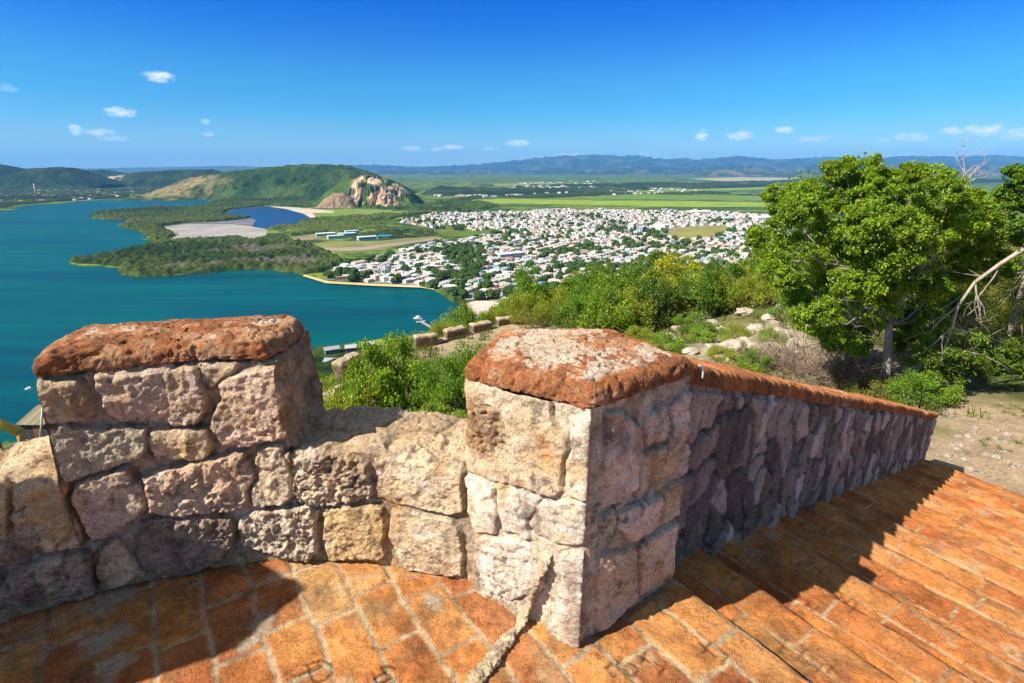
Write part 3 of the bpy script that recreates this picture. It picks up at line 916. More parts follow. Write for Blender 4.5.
def stone_field(P, stones, h_mortar, c_mortar, seed, edge=.010, warp=.016):
    """relief and colour of a traced stone wall at points P=(u,z)"""
    n = len(P)
    Q = P + np.column_stack([fbm(P, 16, 3, seed), fbm(P, 16, 3, seed + 50)]) * warp
    h = h_mortar + fbm(P, 30, 4, seed + 3) * .006
    col = np.tile(np.array(c_mortar, float), (n, 1)) * (1 + .35 * fbm(P, 22, 4, seed + 5)[:, None])
    pit = np.full(n, .5)
    rng = random.Random(seed)
    for (c, hm, pt, poly) in stones:
        poly = np.array(poly); hm = hm * .68
        lo, hi = poly.min(0) - .03, poly.max(0) + .03
        k = np.where((Q[:, 0] > lo[0]) & (Q[:, 0] < hi[0]) & (Q[:, 1] > lo[1]) & (Q[:, 1] < hi[1]))[0]
        if len(k) == 0: continue
        sd = poly_sd(Q[k], poly)
        sd = sd + .005
        w = sstep(-.003, edge, sd)
        tx, tz = rng.uniform(-.02, .14), rng.uniform(-.05, .10)
        ctr = poly.mean(0)
        dome = hm * (.90 + .10 * np.clip(sd / .08, 0, 1)) + (P[k, 0] - ctr[0]) * tx * .35 + (P[k, 1] - ctr[1]) * tz * .35
        fr_ = fbm(P[k], 7, 4, seed + 11)
        dome = dome + fr_ * .012 + (1 - np.abs(fbm(P[k], 13, 4, seed + 14)) * 2.2) * .007 + fbm(P[k], 30, 5, seed + 12, .65) * (.005 + .010 * pt)
        hh = h[k] * (1 - w) + dome * w
        h[k] = np.where(w > 0, hh, h[k])
        jn = np.exp(-((sd - .0005) / .0055) ** 2) * (.55 + .9 * fbm(P[k], 8, 3, seed + 18))
        jn = np.clip(jn, 0, 1)
        h[k] -= jn * .010
        tint = np.array(c) * (1 + rng.uniform(-.1, .1)) * (1 + .22 * fbm(P[k], 13, 4, seed + 13)[:, None])
        col[k] = col[k] * (1 - w[:, None]) + tint * w[:, None]
        col[k] *= (1 - .25 * jn)[:, None]
        pit[k] = pit[k] * (1 - w) + pt * w
    # weathering: rain streaks, ochre stains, pale lime bloom, dark lichen
    st_ = sstep(.12, .42, fbm(P * [1.0, .35], 11, 4, seed + 30))[:, None]
    col = col * (1 - .42 * st_ * np.array((.8, .95, 1.0)))
    oc = sstep(.16, .42, fbm(P, 5.5, 5, seed + 31, .6))[:, None] * .5
    col = col * (1 - oc) + np.array((.50, .31, .12)) * oc
    lb = sstep(.20, .38, fbm(P, 9, 5, seed + 32, .65))[:, None] * .42
    col = col * (1 - lb) + np.array((.66, .58, .46)) * lb
    lk = sstep(.26, .36, fbm(P, 24, 5, seed + 33, .65) + .25 * fbm(P, 4, 3, seed + 34))[:, None] * .65
    col = col * (1 - lk) + np.array((.12, .095, .075)) * lk
    return h, col, pit


def pits(P3, pit, seed):
    """holes and rough crust of coral limestone"""
    a = fbm(P3, 55, 3, seed)
    b_ = fbm(P3, 26, 4, seed + 1)
    crust = fbm(P3, 5, 3, seed + 2)
    m_ = np.clip(pit * 1.35 + crust * .6 - .42, 0, 1)
    return -m_ * (sstep(.12, .5, a) * .014 + sstep(.05, .45, b_) * .014) + m_ * fbm(P3, 85, 3, seed + 4) * .006


def ribbon(base, out, ztop, zb, thick, nf, nt, nb, zback, r=.03):
    """profile of a wall: up the near face, round over the top, down the far face.
    returns points, normals, (u-index, kind, coordinate) grids"""
    n = len(base)
    tf = np.linspace(0, 1, nf); ta = np.linspace(0, 1, 6)[1:]; tt = np.linspace(0, 1, nt)[1:]; tb = np.linspace(0, 1, nb)[1:]
    D, Z, ND, NZ, K = [], [], [], [], []
    zt = np.asarray(ztop)[:, None]
    def put(d, z, nd, nz, kind):
        k = d.shape[1]
        D.append(np.broadcast_to(d, (n, k))); Z.append(np.broadcast_to(z, (n, k)))
        ND.append(np.broadcast_to(nd, (n, k))); NZ.append(np.broadcast_to(nz, (n, k))); K.append(np.full((n, k), kind))
    o = np.ones((n, 1))
    put(0 * o * tf, zb + (zt - r - zb) * tf[None], -1 * o * (tf * 0 + 1), 0 * o * tf, 0)
    a = math.pi - ta[None] * math.pi / 2
    put(r + r * np.cos(a) * o, zt - r + r * np.sin(a), np.cos(a) * o, np.sin(a) * o, 1)
    put(r + (thick - 2 * r) * tt[None] * o, zt + 0 * tt[None], 0 * o * tt, o * (tt * 0 + 1), 2)
    a = math.pi / 2 - ta[None] * math.pi / 2
    put(thick - r + r * np.cos(a) * o, zt - r + r * np.sin(a), np.cos(a) * o, np.sin(a) * o, 3)
    put(thick * o * (tb * 0 + 1), zt - r + (zback - zt + r) * tb[None], o * (tb * 0 + 1), 0 * o * tb, 4)
    D, Z, ND, NZ, K = (np.concatenate(x, 1) for x in (D, Z, ND, NZ, K))
    X = base[:, 0:1] + out[:, 0:1] * D; Y = base[:, 1:2] + out[:, 1:2] * D
    P = np.stack([X, Y, Z], -1); Nn = np.stack([out[:, 0:1] * ND, out[:, 1:2] * ND, NZ], -1)
    return P, Nn, D, Z, K


# ---- round parapet with its merlon
parapet = thing('parapet_wall', 'curved rubble stone parapet with a tall brick-capped merlon at the left, overlooking the bay', 'stone wall', (-.83, 2.0, FLOOR))
LOW, HIGH = Z0 - 1.05, Z0 - .675
A_R, A_L = 91.4, 115.6                                  # the merlon spans these angles
ang = np.concatenate([np.arange(178, 160.2, -.6), np.linspace(160, 159.3, 12), np.arange(159, 150.2, -.4), np.linspace(150, 149.3, 12), np.arange(149, A_L + .4, -.19), np.linspace(A_L + .35, A_L - .35, 34), np.arange(A_L - .5, A_R + .5, -.19),
                      np.linspace(A_R + .45, A_R - .45, 44), np.arange(A_R - .6, 61, -.19)])
ra = np.radians(ang)
out = np.column_stack([np.cos(ra), np.sin(ra)])
base = CC + out * RW
zt = LOW + (HIGH - LOW) * sstep(A_R - .40, A_R + .40, ang) * (1 - sstep(A_L - .3, A_L + .3, ang))
zt = zt + (FLOOR + 1.75 - LOW) * sstep(160, 159.3, ang) * sstep(149.3, 150, ang)
zt = zt + np.where(zt < HIGH - .02, fbm(np.column_stack([ang, ang * 0]), .22, 3, 2) * .018, 0)
P, Nn, Dd, Zz, K = ribbon(base, out, zt, FLOOR - .03, .40, 150, 60, 14, FLOOR - .9)
nu, nv = P.shape[:2]
uu = np.repeat((-RW * ra)[:, None], nv, 1)
stones = [(c, hm, pt, [oncyl(x, y) for x, y in poly]) for c, hm, pt, poly in WALL_STONES]
F2 = np.column_stack([uu.ravel(), Zz.ravel()])
hmort = -.004 - .012 * (1 - sstep(-2.9, -2.55, F2[:, 0])) * 1.0
h, col, pt = stone_field(F2, stones, hmort, (.40, .31, .22), 3)
# flush yellow mortar along the foot and towards the pillar
foot = sstep(.075, .03, F2[:, 1] - FLOOR + fbm(F2, 14, 3, 8) * .04)
col = np.where((foot * (h < .006))[:, None] > .5, np.array(BASE_STRIP) * (1 + .3 * fbm(F2, 30, 3, 4)[:, None]), col)
pale = sstep(-2.35, -2.1, F2[:, 0])
col = np.where(((pale > .5) & (h < .004))[:, None], np.array((.46, .37, .24)) * (1 + .35 * fbm(F2, 26, 4, 6)[:, None]), col)
P3 = P.reshape(-1, 3)
# top: rough flags bedded in mortar
T2 = np.column_stack([uu.ravel(), Dd.ravel()])
f1, f2, idn = worley2(np.column_stack([T2[:, 0] * 4.6, T2[:, 1] * 4.2 + 3.3]) + fbm(T2, 6, 3, 9)[:, None] * .3, 12)
ht = sstep(.03, .22, f2 - f1) * (.008 + .010 * idn) + fbm(P3, 11, 4, 31) * .008 - .012
tc_ = np.array((.52, .38, .25)) * (.75 + .5 * idn[:, None]) * (.72 + .28 * sstep(.02, .15, f2 - f1)[:, None])
tc_ = tc_ * (1 + .3 * fbm(P3, 9, 4, 32)[:, None])
kk = K.ravel()
wt = np.select([kk == 0, kk == 1], [0.0, .5], 1.0)
wt = np.maximum(wt, 0)
# the merlon's right-hand cheek follows the rough rubble too
chk = ((ang > A_R - .42) & (ang < A_R + .40))
chk = np.repeat(chk[:, None], nv, 1).ravel() & (kk >= 1)
h = h * (1 - wt) + ht * wt
col = col * (1 - wt[:, None]) + tc_ * wt[:, None]
pt = np.where(kk >= 1, .75, pt)
h = h + pits(P3, pt, 40)
V = P3 + Nn.reshape(-1, 3) * h[:, None]
# cheek: push in and out along the wall's run instead
tang = np.column_stack([np.sin(np.repeat(ra, nv)), -np.cos(np.repeat(ra, nv))])
rough = fbm(P3, 6, 4, 77) * .05 + fbm(P3, 20, 5, 78, .65) * .03
V[:, :2] += tang * (rough * chk)[:, None]
col = np.where(chk[:, None], np.array((.40, .28, .18)) * (1 + .75 * fbm(P3, 14, 5, 79, .65)[:, None]), col)
mk('masonry', V, gridF(nu, nv), M['stone'], parapet, cols=np.clip(col, .01, .9))


def slab_cap(outline, zlo, thick, crown, seed, parent, rnd=.05, nphi=340, nr=80, origin=None, name='coping', lump=.016):
    """rounded slab on an outline (closed polygon in plan): side, round-over, crowned worn top"""
    poly = np.array(outline, float)
    c0 = poly.mean(0) if origin is None else np.array(origin)
    # outline radius by direction from the centre
    ph = np.linspace(0, 2 * math.pi, nphi, endpoint=False)
    rad = np.zeros(nphi)
    for i, a in enumerate(ph):
        d = np.array([math.cos(a), math.sin(a)])
        best = 0
        for j in range(len(poly)):
            p, q = poly[j] - c0, poly[(j + 1) % len(poly)] - c0
            e = q - p
            den = d[0] * e[1] - d[1] * e[0]
            if abs(den) < 1e-9: continue
            t = (p[0] * e[1] - p[1] * e[0]) / den
            s = (p[0] * d[1] - p[1] * d[0]) / den
            if t > 0 and -1e-6 <= s <= 1 + 1e-6: best = max(best, t)
        rad[i] = best
    rad = (rad + np.roll(rad, 1) + np.roll(rad, -1) + np.roll(rad, 2) + np.roll(rad, -2)) / 5
    prof = []                                                    # (inset from edge in m, fraction; z)
    prof += [('e', .05, 0), ('e', .012, 0), ('e', 0, .004)]
    for t in np.linspace(.012, thick - rnd, 7): prof.append(('e', 0, t))
    for a in np.linspace(0, math.pi / 2, 12)[1:]: prof.append(('e', rnd * (1 - math.cos(a)), thick - rnd + rnd * math.sin(a)))
    fr = np.linspace(1, 0.004, nr)
    V, Nn, top = [], [], []
    for kind, ins, z in prof:
        r = np.maximum(rad - ins, .01)
        V.append(np.column_stack([c0[0] + r * np.cos(ph), c0[1] + r * np.sin(ph), np.full(nphi, zlo + z)]))
        top.append(np.full(nphi, max(0, (z - thick + rnd) / rnd) ** 2 * .0))
    ins = rnd
    for f in fr[1:]:
        r = (rad - ins) * f
        V.append(np.column_stack([c0[0] + r * np.cos(ph), c0[1] + r * np.sin(ph), zlo + thick + crown * (1 - f ** 2) + 0 * ph]))
        top.append(np.full(nphi, min(1, (1 - f) * 5)))
    n1 = len(V)
    V = np.array(V)                                              # rows x phi x 3
    # normals by finite differences
    du = np.roll(V, -1, 1) - np.roll(V, 1, 1)
    dv = np.gradient(V, axis=0)
    Nn = np.cross(du, dv); Nn /= np.linalg.norm(Nn, axis=-1, keepdims=True) + 1e-12
    P3 = V.reshape(-1, 3); top = np.array(top).ravel()
    d = fbm(P3, 5, 3, seed) * lump * .7 + fbm(P3, 17, 4, seed + 1) * .006 + fbm(P3, 52, 5, seed + 2, .65) * .008
    crack = np.abs(fbm(P3, 4.2, 3, seed + 3)); d -= (1 - sstep(0, .03, crack)) * .008
    pit = sstep(.15, .45, fbm(P3, 42, 3, seed + 4)); d -= pit * .009
    side = 1 - np.clip(Nn.reshape(-1, 3)[:, 2], 0, 1)
    P3 = P3 + Nn.reshape(-1, 3) * d[:, None]
    red = np.array((.42, .165, .068)); dk = np.array((.22, .095, .055)); wh = np.array((.66, .53, .42)); pk = np.array((.50, .29, .165))
    a = fbm(P3, 6, 4, seed + 6)[:, None]; b_ = fbm(P3, 19, 5, seed + 7)[:, None]
    C = red * (1 + .35 * a) * (1 + .3 * fbm(P3, 60, 4, seed + 12, .7)[:, None])
    k1 = sstep(.06, .3, b_ + a * .4); C = C * (1 - k1 * .8) + pk * k1 * .8; k2 = sstep(-.14, -.36, b_ - a * .3); C = C * (1 - k2 * .75) + dk * k2 * .75
    return P3, gridF(nphi, n1), C, top, side, (a, b_), wh, (nphi, n1), V


def put_cap(name, parent, outline, zlo, thick, crown, seed, white, **k):
    P3, F, C, top, side, (a, b_), wh, (nphi, n1), V0 = slab_cap(outline, zlo, thick, crown, seed, parent, **k)
    w = fbm(P3 * [1, 1, .6], 7, 4, seed + 8) * .75 + fbm(P3, 38, 5, seed + 9, .7) * .55
    wm = (sstep(.02, .12, w + white) * sstep(.0, .35, top) * .9)[:, None]
    C = C * (1 - wm) + wh * (1 + .12 * a) * wm
    # rows x phi -> index j*nphi+i ; rebuild faces for that layout
    I, J = np.meshgrid(np.arange(nphi), np.arange(n1 - 1), indexing='ij')
    I2 = (I + 1) % nphi
    F = np.stack([J * nphi + I, J * nphi + I2, (J + 1) * nphi + I2, (J + 1) * nphi + I], -1).reshape(-1, 4)
    cap = [tuple(range((n1 - 1) * nphi, n1 * nphi))]
    return mk(name, P3, F, M['coping'], parent, cols=np.clip(C, .01, .9))


def arc(r, a0, a1, n): return [(CC[0] + r * math.cos(math.radians(a)), CC[1] + r * math.sin(math.radians(a))) for a in np.linspace(a0, a1, n)]


put_cap('coping', parapet, arc(RW - .004, 115.3, 92.8, 14) + arc(RW + .10, 91.5, 91.5, 1) + arc(RW + .34, 91.7, 91.7, 1) + arc(RW + .41, 93.5, 114.0, 14) + arc(RW + .2, 115.7, 115.7, 1),
        HIGH - .004, .075, .020, 51, -.24, rnd=.055, nphi=460, nr=70)
# thin broken mortar bed under the merlon's cap
# ---- square end pillar of the parapet
FL, FR, BR, BB, BL = np.array([-.163, 1.70]), np.array([.243, 1.452]), np.array([.640, 1.742]), np.array([.42, 2.11]), np.array([-.05, 2.09])
CAPZ = Z0 - .692
PST_A = [
    (PALE, .014, .28, [(467.4, 384.3), (491, 384.3), (532, 391.5), (552.5, 398.7), (552.5, 421), (567.8, 441.7), (564.8, 462), (560.7, 491), (548.4, 497), (536, 491), (511.5, 484.8), (484.8, 476.6), (468.4, 468.4), (465.4, 447.9), (466.4, 421)]),
    (WHT, .018, .15, [(571, 419), (581, 415), (601.6, 413), (609.8, 413), (608.8, 456), (602.6, 505), (589, 503), (566.8, 493), (566.8, 472.5), (571, 447.9)]),
    (WHT, .012, .2, [(464.3, 480.6), (470.5, 474.5), (482.8, 476.6), (495, 485), (498, 503), (498, 525), (496, 532), (477.5, 532), (470.4, 520.4), (464.6, 508.7)]),
    (WHT, .012, .2, [(499.7, 492), (519.6, 490), (540.7, 497), (540.7, 506.4), (529, 525), (527, 540), (510, 532), (503, 530), (498.5, 511)]),
    (WHT, .012, .25, [(543, 501.7), (561.8, 499.4), (580.5, 500.5), (602.6, 508.7), (599.5, 537), (580.5, 546), (557, 544), (533.7, 534.5), (531, 525)]),
    (WHT, .022, .4, [(561.8, 553), (576, 552), (594, 556), (592, 602), (587, 645), (576, 646), (547.7, 625.5), (552, 611.8), (559.4, 595)]),
    (WHT, .010, .55, [(470, 540), (500, 536), (530, 545), (545, 560), (540, 590), (510, 600), (480, 590)]),
]
PST_B = [
    ((.70, .53, .44), .014, .1, [(609.5, 413), (623, 411.7), (641, 429), (641, 457), (635, 488.7), (619, 500.6), (601.6, 506.5), (605.5, 461)]),
    ((.70, .53, .44), .012, .1, [(645, 417.5), (664.9, 403.6), (668.8, 413.5), (666.8, 437), (645, 447)]),
    ((.70, .53, .44), .014, .1, [(672.8, 405.6), (698.5, 383.8), (699.5, 397.7), (690.6, 457), (678.7, 472.9), (659, 480.8), (664.9, 449)]),
    ((.62, .47, .34), .010, .2, [(643, 453), (664.9, 445), (659, 476.8), (635, 496.6)]),
    ((.70, .53, .44), .026, .1, [(619, 512.5), (643, 498.6), (659, 494.7), (662.9, 504.5), (647, 532), (627, 540), (617.4, 528)]),
    ((.62, .47, .34), .014, .2, [(664.9, 488.7), (688.6, 472.9), (688.6, 488.7), (682.7, 508.5), (662.9, 524)]),
    ((.62, .47, .34), .014, .3, [(597.6, 558), (635, 544), (635, 599.5), (619, 611), (597, 630)]),
    ((.62, .47, .34), .018, .3, [(639, 544), (678.7, 518), (678.7, 536), (672.8, 575.8), (639, 595.6)]),
    (GREY, .010, .3, [(601.6, 516), (617.4, 506.5), (615.4, 524), (619, 536), (597.6, 552)]),
]
corners = [FL, FR, BR, BB, BL]
samp, nrm, uu1, side_i = [], [], [], []
u0 = 0
for i in range(5):
    a, b_ = corners[i], corners[(i + 1) % 5]
    L = np.linalg.norm(b_ - a); d = (b_ - a) / L; nn = np.array([d[1], -d[0]])
    prev = corners[i - 1]; nxt = corners[(i + 2) % 5]
    dp = (a - prev) / np.linalg.norm(a - prev); npv = np.array([dp[1], -dp[0]])
    dn = (nxt - b_) / np.linalg.norm(nxt - b_); nnx = np.array([dn[1], -dn[0]])
    k = int(L / (.0055 if i < 2 else .02))
    for t in np.arange(k) / k:
        s = t * L
        w0 = max(0, 1 - s / .022) * .5; w1 = max(0, 1 - (L - s) / .022) * .5
        n_ = nn * (1 - w0 - w1) + npv * w0 + nnx * w1
        n_ /= np.linalg.norm(n_)
        pull = (w0 ** 2 + w1 ** 2) * .030
        samp.append(a + d * s - n_ * pull); nrm.append(n_); uu1.append(s); side_i.append(i)
samp, nrm, uu1, side_i = map(np.array, (samp, nrm, uu1, side_i))
zz = np.linspace(FLOOR - .25, CAPZ, 170)
nu, nv = len(samp), len(zz)
P3 = np.column_stack([np.repeat(samp, nv, 0), np.tile(zz, nu)])
N3 = np.column_stack([np.repeat(nrm, nv, 0), np.zeros(nu * nv)])
S2 = np.column_stack([np.repeat(uu1, nv), np.tile(zz, nu)]); si = np.repeat(side_i, nv)
h = np.zeros(len(P3)); col = np.tile(np.array((.3, .24, .18)), (len(P3), 1)); pt = np.full(len(P3), .4)
for i, (st, A, B, cm, hmr) in enumerate(((PST_A, FL, FR, (.60, .51, .39), -.002), (PST_B, FR, BR, (.52, .43, .34), -.005))):
    k = np.where(si == i)[0]
    h[k], col[k], pt[k] = stone_field(S2[k], [(c, hm, p_, [onplane(x, y, A, B) for x, y in poly]) for c, hm, p_, poly in st], hmr, cm, 60 + i)
k = si > 1
h[k] = fbm(P3[k], 8, 4, 66) * .02
# brown crust low left on the big face stone, orange stain at its right edge
crust = sstep(.05, .0, np.hypot((S2[:, 0] - .085) * .9, (S2[:, 1] - (Z0 - .86)) * .75) - .055 + fbm(S2, 22, 4, 67) * .035) * (si == 0)
col = col * (1 - crust[:, None] * .75) + np.array((.30, .18, .09)) * crust[:, None] * .75
pt = np.maximum(pt, crust * 1.2)
stain = sstep(.03, .0, np.abs(S2[:, 0] - .315 + fbm(S2, 18, 3, 68) * .03) - .012) * sstep(.08, .02, np.abs(S2[:, 1] - (Z0 - .86))) * (si == 0)
col = col * (1 - stain[:, None] * .6) + np.array((.42, .19, .07)) * stain[:, None] * .6
h = h + pits(P3, pt, 70) * (1 - .35 * (si == 1)) + fbm(P3, 6, 3, 71) * .008
V = P3 + N3 * h[:, None]
mk('end_pillar', V, gridF(nu, nv, close=True), M['stone'], parapet, cols=np.clip(col, .01, .9))


def offs(poly, d):
    c = np.mean(poly, 0)
    return [tuple(np.array(p) + (np.array(p) - c) / np.linalg.norm(np.array(p) - c) * d) for p in poly]


put_cap('coping', parapet, offs([FL, FR, BR, BB, BL], .004), CAPZ - .004, .075, .028, 91, .06, rnd=.05, nphi=460, nr=80, lump=.014)
# thin iron hook left in the pillar's cap
hk = MB()
hk.tube([(.655, 1.735, Z0 - .655), (.668, 1.742, Z0 - .662), (.676, 1.748, Z0 - .682), (.677, 1.75, Z0 - .708)], [.004, .0045, .004, .003], 6, (.55, .58, .55))
hk.build('iron_hook', M['metal'], parapet)

# ---- stairs: 20 brick treads going down along the stair wall
SD = np.array([.73, .684]); SD /= np.linalg.norm(SD)
SN = np.array([SD[1], -SD[0]])                       # to the right of the wall
ND_ = np.array([.563, -.826]); ND_ /= np.linalg.norm(ND_)   # run of the nosings
NQ = np.array([-ND_[1], ND_[0]])                     # across the treads, downhill
Q0 = np.array([.756, 1.651]); PITCHQ, RISE, NSTEP = .405, .14, 20
q0 = Q0 @ NQ


def brick_relief(p, q, seed, rowh=.162, lmin=.26, lmax=.34, mort=.012, deep=.006, off=0.0, tint=(1, 1, 1), vary=1.0):
    """courses of worn bricks; p along the course, q across. returns height, colour, edge distance"""
    Pp = np.column_stack([p, q])
    wp = p + fbm(Pp, 7, 2, seed) * .012 + fbm(Pp, 30, 2, seed + 2) * .003; wq = q + fbm(Pp, 5, 2, seed + 1) * .012 + fbm(Pp, 28, 2, seed + 3) * .003
    row = np.floor((wq - off) / rowh).astype(np.int64)
    fq = (wq - off) - row * rowh
    z = np.zeros_like(row)
    Lr = lmin + (lmax - lmin) * h3(row, z, z + 3, seed)
    so = h3(row, z, z + 5, seed) * .5
    k = np.floor((wp + so) / Lr).astype(np.int64)
    fp = wp + so - k * Lr
    ed = np.minimum(np.minimum(fq, rowh - fq), np.minimum(fp, Lr - fp))
    idn = h3(row, k, z + 9, seed); id2 = h3(row, k, z + 10, seed); id3 = h3(row, k, z + 11, seed)
    w = sstep(mort * .35, mort * 1.25, ed + fbm(Pp, 45, 3, seed + 4) * .004)
    hgt = w * (deep + (idn - .5) * .006 + (fp / Lr - .5) * (id2 - .5) * .012 + (fq / rowh - .5) * (id3 - .5) * .010)
    worn = sstep(.1, .5, fbm(Pp, 6, 4, seed + 5)) * .006
    hgt = hgt - worn * w + fbm(Pp, 22, 4, seed + 6) * .0035 + fbm(Pp, 60, 3, seed + 8) * .0015
    pal = np.array([(.47, .215, .070), (.50, .25, .090), (.43, .175, .060), (.50, .275, .11), (.38, .15, .058), (.47, .205, .068)]) * np.array(tint) * np.array((1.0, .98, .92))
    C = pal[(id2 * 5.99).astype(int)] * vary + pal.mean(0) * (1 - vary)
    C = C * (.90 + .2 * idn)[:, None]
    C = C * (1 + .5 * fbm(Pp, 8, 5, seed + 7, .65)[:, None])
    chip = sstep(.22, .40, fbm(Pp, 15, 4, seed + 15, .6)) * w
    hgt = hgt - chip * .007
    C = C * (1 - chip[:, None] * .30) + np.array((.36, .13, .05)) * chip[:, None] * .30
    grime = sstep(.10, .42, fbm(Pp, 5.5, 5, seed + 16, .65))[:, None]
    C = C * (1 - grime * .55) + np.array((.20, .115, .06)) * grime * .55
    tone = fbm(Pp, 3.1, 3, seed + 14)[:, None]
    C = C * np.where(tone > 0, 1 + tone * np.array((.25, .45, .7)), 1 + tone * np.array((.35, .7, .7)))
    mm = np.array((.43, .32, .20)) * (1 + .35 * fbm(Pp, 30, 3, seed + 9)[:, None])
    dm = sstep(-.05, .25, fbm(Pp, 6.5, 4, seed + 20, .6))[:, None] * .8
    mm = mm * (1 - dm) + np.array((.27, .15, .075)) * dm
    smear = sstep(.28, .5, fbm(Pp, 4.5, 4, seed + 10))[:, None] * .5
    C = C * (1 - smear) + np.array((.47, .33, .19)) * smear
    C = C * w[:, None] + mm * (1 - w[:, None])
    return hgt, C, ed


def carve(Pw, h, C, strokes, depth=.004, wid=.0048, dark=.7):
    """scratched marks: strokes are polylines in plan"""
    for st in strokes:
        st = np.array(st)
        lo, hi = st.min(0) - .03, st.max(0) + .03
        k = np.where((Pw[:, 0] > lo[0]) & (Pw[:, 0] < hi[0]) & (Pw[:, 1] > lo[1]) & (Pw[:, 1] < hi[1]))[0]
        if len(k) == 0: continue
        d = np.full(len(k), 1e9)
        for a, b_ in zip(st[:-1], st[1:]):
            e = b_ - a
            t = np.clip(((Pw[k] - a) @ e) / (e @ e + 1e-12), 0, 1)
            d = np.minimum(d, np.linalg.norm(Pw[k] - a - t[:, None] * e, axis=1))
        w = 1 - sstep(wid * .5, wid * 1.3, d + fbm(Pw[k], 70, 2, 5) * .002)
        h[k] -= w * depth
        C[k] = C[k] * (1 - dark * w[:, None])
    return h, C


def pxs(strokes, z):
    return [[onz(x, y, z)[:2] for x, y in s] for s in strokes]


MARKS_FLOOR = [[(294, 676), (321, 666)], [(307, 665), (312.5, 679), (318, 682), (331, 673), (332, 663), (325, 660), (304, 665)],
               [(372, 673), (378, 683), (392, 676)], [(375, 677), (386, 671)], [(395, 668), (388, 664), (381, 668), (390, 675), (384, 681)],
               [(612, 662), (606, 668), (614, 676)], [(622, 655), (617, 664), (626, 670)], [(628, 662), (638, 668), (634, 676), (626, 672)], [(640, 655), (650, 662)], [(646, 650), (641, 664)],
               [(655, 662), (664, 668), (658, 676)], [(700, 642), (716, 655)], [(711, 640), (703, 652)], [(720, 648), (728, 655), (722, 662)]]
MARKS_STEP = [[(808, 600), (812, 610), (820, 606)], [(815, 597), (824, 604)], [(806, 606), (813, 601)], [(830, 592), (836, 598), (842, 596)], [(838, 590), (846, 603)], [(852, 608), (846, 602), (852, 598), (858, 604), (850, 612)],
              [(778, 640), (790, 650)], [(788, 638), (780, 650)], [(794, 646), (804, 655)], [(806, 648), (798, 658), (810, 664)], [(812, 655), (822, 664), (816, 670)], [(826, 660), (838, 672)], [(836, 660), (828, 672)],
              [(800, 560), (806, 566), (812, 562)], [(816, 566), (822, 574)], [(824, 566), (816, 576)]]

# floor: runs up to the first nosing
pp = np.arange(-2.6, 3.6, .0075); qq = np.arange(q0 - 3.3, q0 + .0001, .0075)
Pg, Qg = np.meshgrid(pp, qq, indexing='ij')
XY = Pg.ravel()[:, None] * ND_ + Qg.ravel()[:, None] * NQ
h, C, ed = brick_relief(Pg.ravel(), Qg.ravel() - q0, 201)
h, C = carve(XY, h, C, pxs(MARKS_FLOOR, FLOOR))
# cement patches
for (x, y, r, s) in ((262, 622, .05, 1), (105, 640, .06, 2), (112, 665, .05, 7), (440, 600, .035, 3), (108, 600, .06, 5), (246, 645, .03, 6)):
    c0 = onz(x, y, FLOOR)[:2]
    w = sstep(.02, -.01, np.hypot(*(XY - c0).T) - r + fbm(XY, 12, 4, 210 + s) * .07)
    h = h * (1 - w) + (.006 + fbm(XY, 24, 4, 220) * .005) * w
    C = C * (1 - w[:, None]) + np.array((.36, .28, .20)) * (1 + .25 * fbm(XY, 40, 3, 221)[:, None]) * w[:, None]
nosew = sstep(.05, 0, q0 - Qg.ravel())
h = h - nosew ** 2 * .012 * (.6 + .8 * fbm(XY, 9, 3, 12))
V = np.column_stack([XY, FLOOR + h - .006])
keep = (np.hypot(XY[:, 0] - CC[0], XY[:, 1] - CC[1]) < RW + .14) | ((XY @ SN > -1.35) & (XY[:, 0] > .1))
F = gridF(len(pp), len(qq)); F = F[keep[F].all(1)]
struct(mk('brick_terrace', V, F, M['brick'], loc=(0, 0, FLOOR), cols=np.clip(C, .01, .9)))

stairs = thing('brick_stairs', 'long flight of worn orange brick steps going down to the dirt path', 'stairs', (Q0[0], Q0[1], FLOOR))
NWALL = -.955
for k in range(1, NSTEP + 1):
    z = FLOOR - RISE * k
    g = .0085 if k < 6 else (.012 if k < 12 else .018)
    # run of the tread: from inside the wall to well right of the picture
    # p range so that the near end is under the wall
    qa, qb = q0 + (k - 1) * PITCHQ - .035, q0 + k * PITCHQ
    c_mid = NQ * (qa + qb) / 2
    p_wall = (NWALL - .12 - c_mid @ SN) / (ND_ @ SN)
    pp = np.arange(p_wall, p_wall + (4.3 if k < 8 else 5.2), g)
    qt = np.arange(qa, qb, g); qt[-1] = qb
    lowz = np.linspace(0, .24, 5)[1:]
    nq = len(qt) + len(lowz)
    Pg, Qg = np.meshgrid(pp, np.concatenate([qt, np.full(len(lowz), qb)]), indexing='ij')
    Zd = np.broadcast_to(np.concatenate([0 * qt, -lowz]), Pg.shape)
    XY = Pg.ravel()[:, None] * ND_ + Qg.ravel()[:, None] * NQ
    h, C, ed = brick_relief(Pg.ravel(), Qg.ravel() - qb, 230 + k, rowh=.1925, lmin=.30, lmax=.52, deep=.006, mort=.0065, tint=(1.03, .88, .76), vary=.6)
    if k <= 4: h, C = carve(XY, h, C, pxs(MARKS_STEP, z), depth=.003, dark=.5)
    d = qb - Qg.ravel()
    uneven = fbm(np.column_stack([Pg.ravel(), 0 * Pg.ravel() + k]), 2.2, 3, 300 + k)
    h = h - sstep(.045, 0, d) ** 2 * .014 + uneven * .010
    fwd = fbm(np.column_stack([Pg.ravel(), 0 * Pg.ravel() + k * 3.]), 5.5, 3, 320 + k) * .014 * sstep(.1, 0, d)
    V = np.column_stack([XY + NQ * fwd[:, None], z + h - .007 + Zd.ravel()])
    mk('step', V, gridF(len(pp), nq), M['brick'], stairs, cols=np.clip(C, .01, .9))

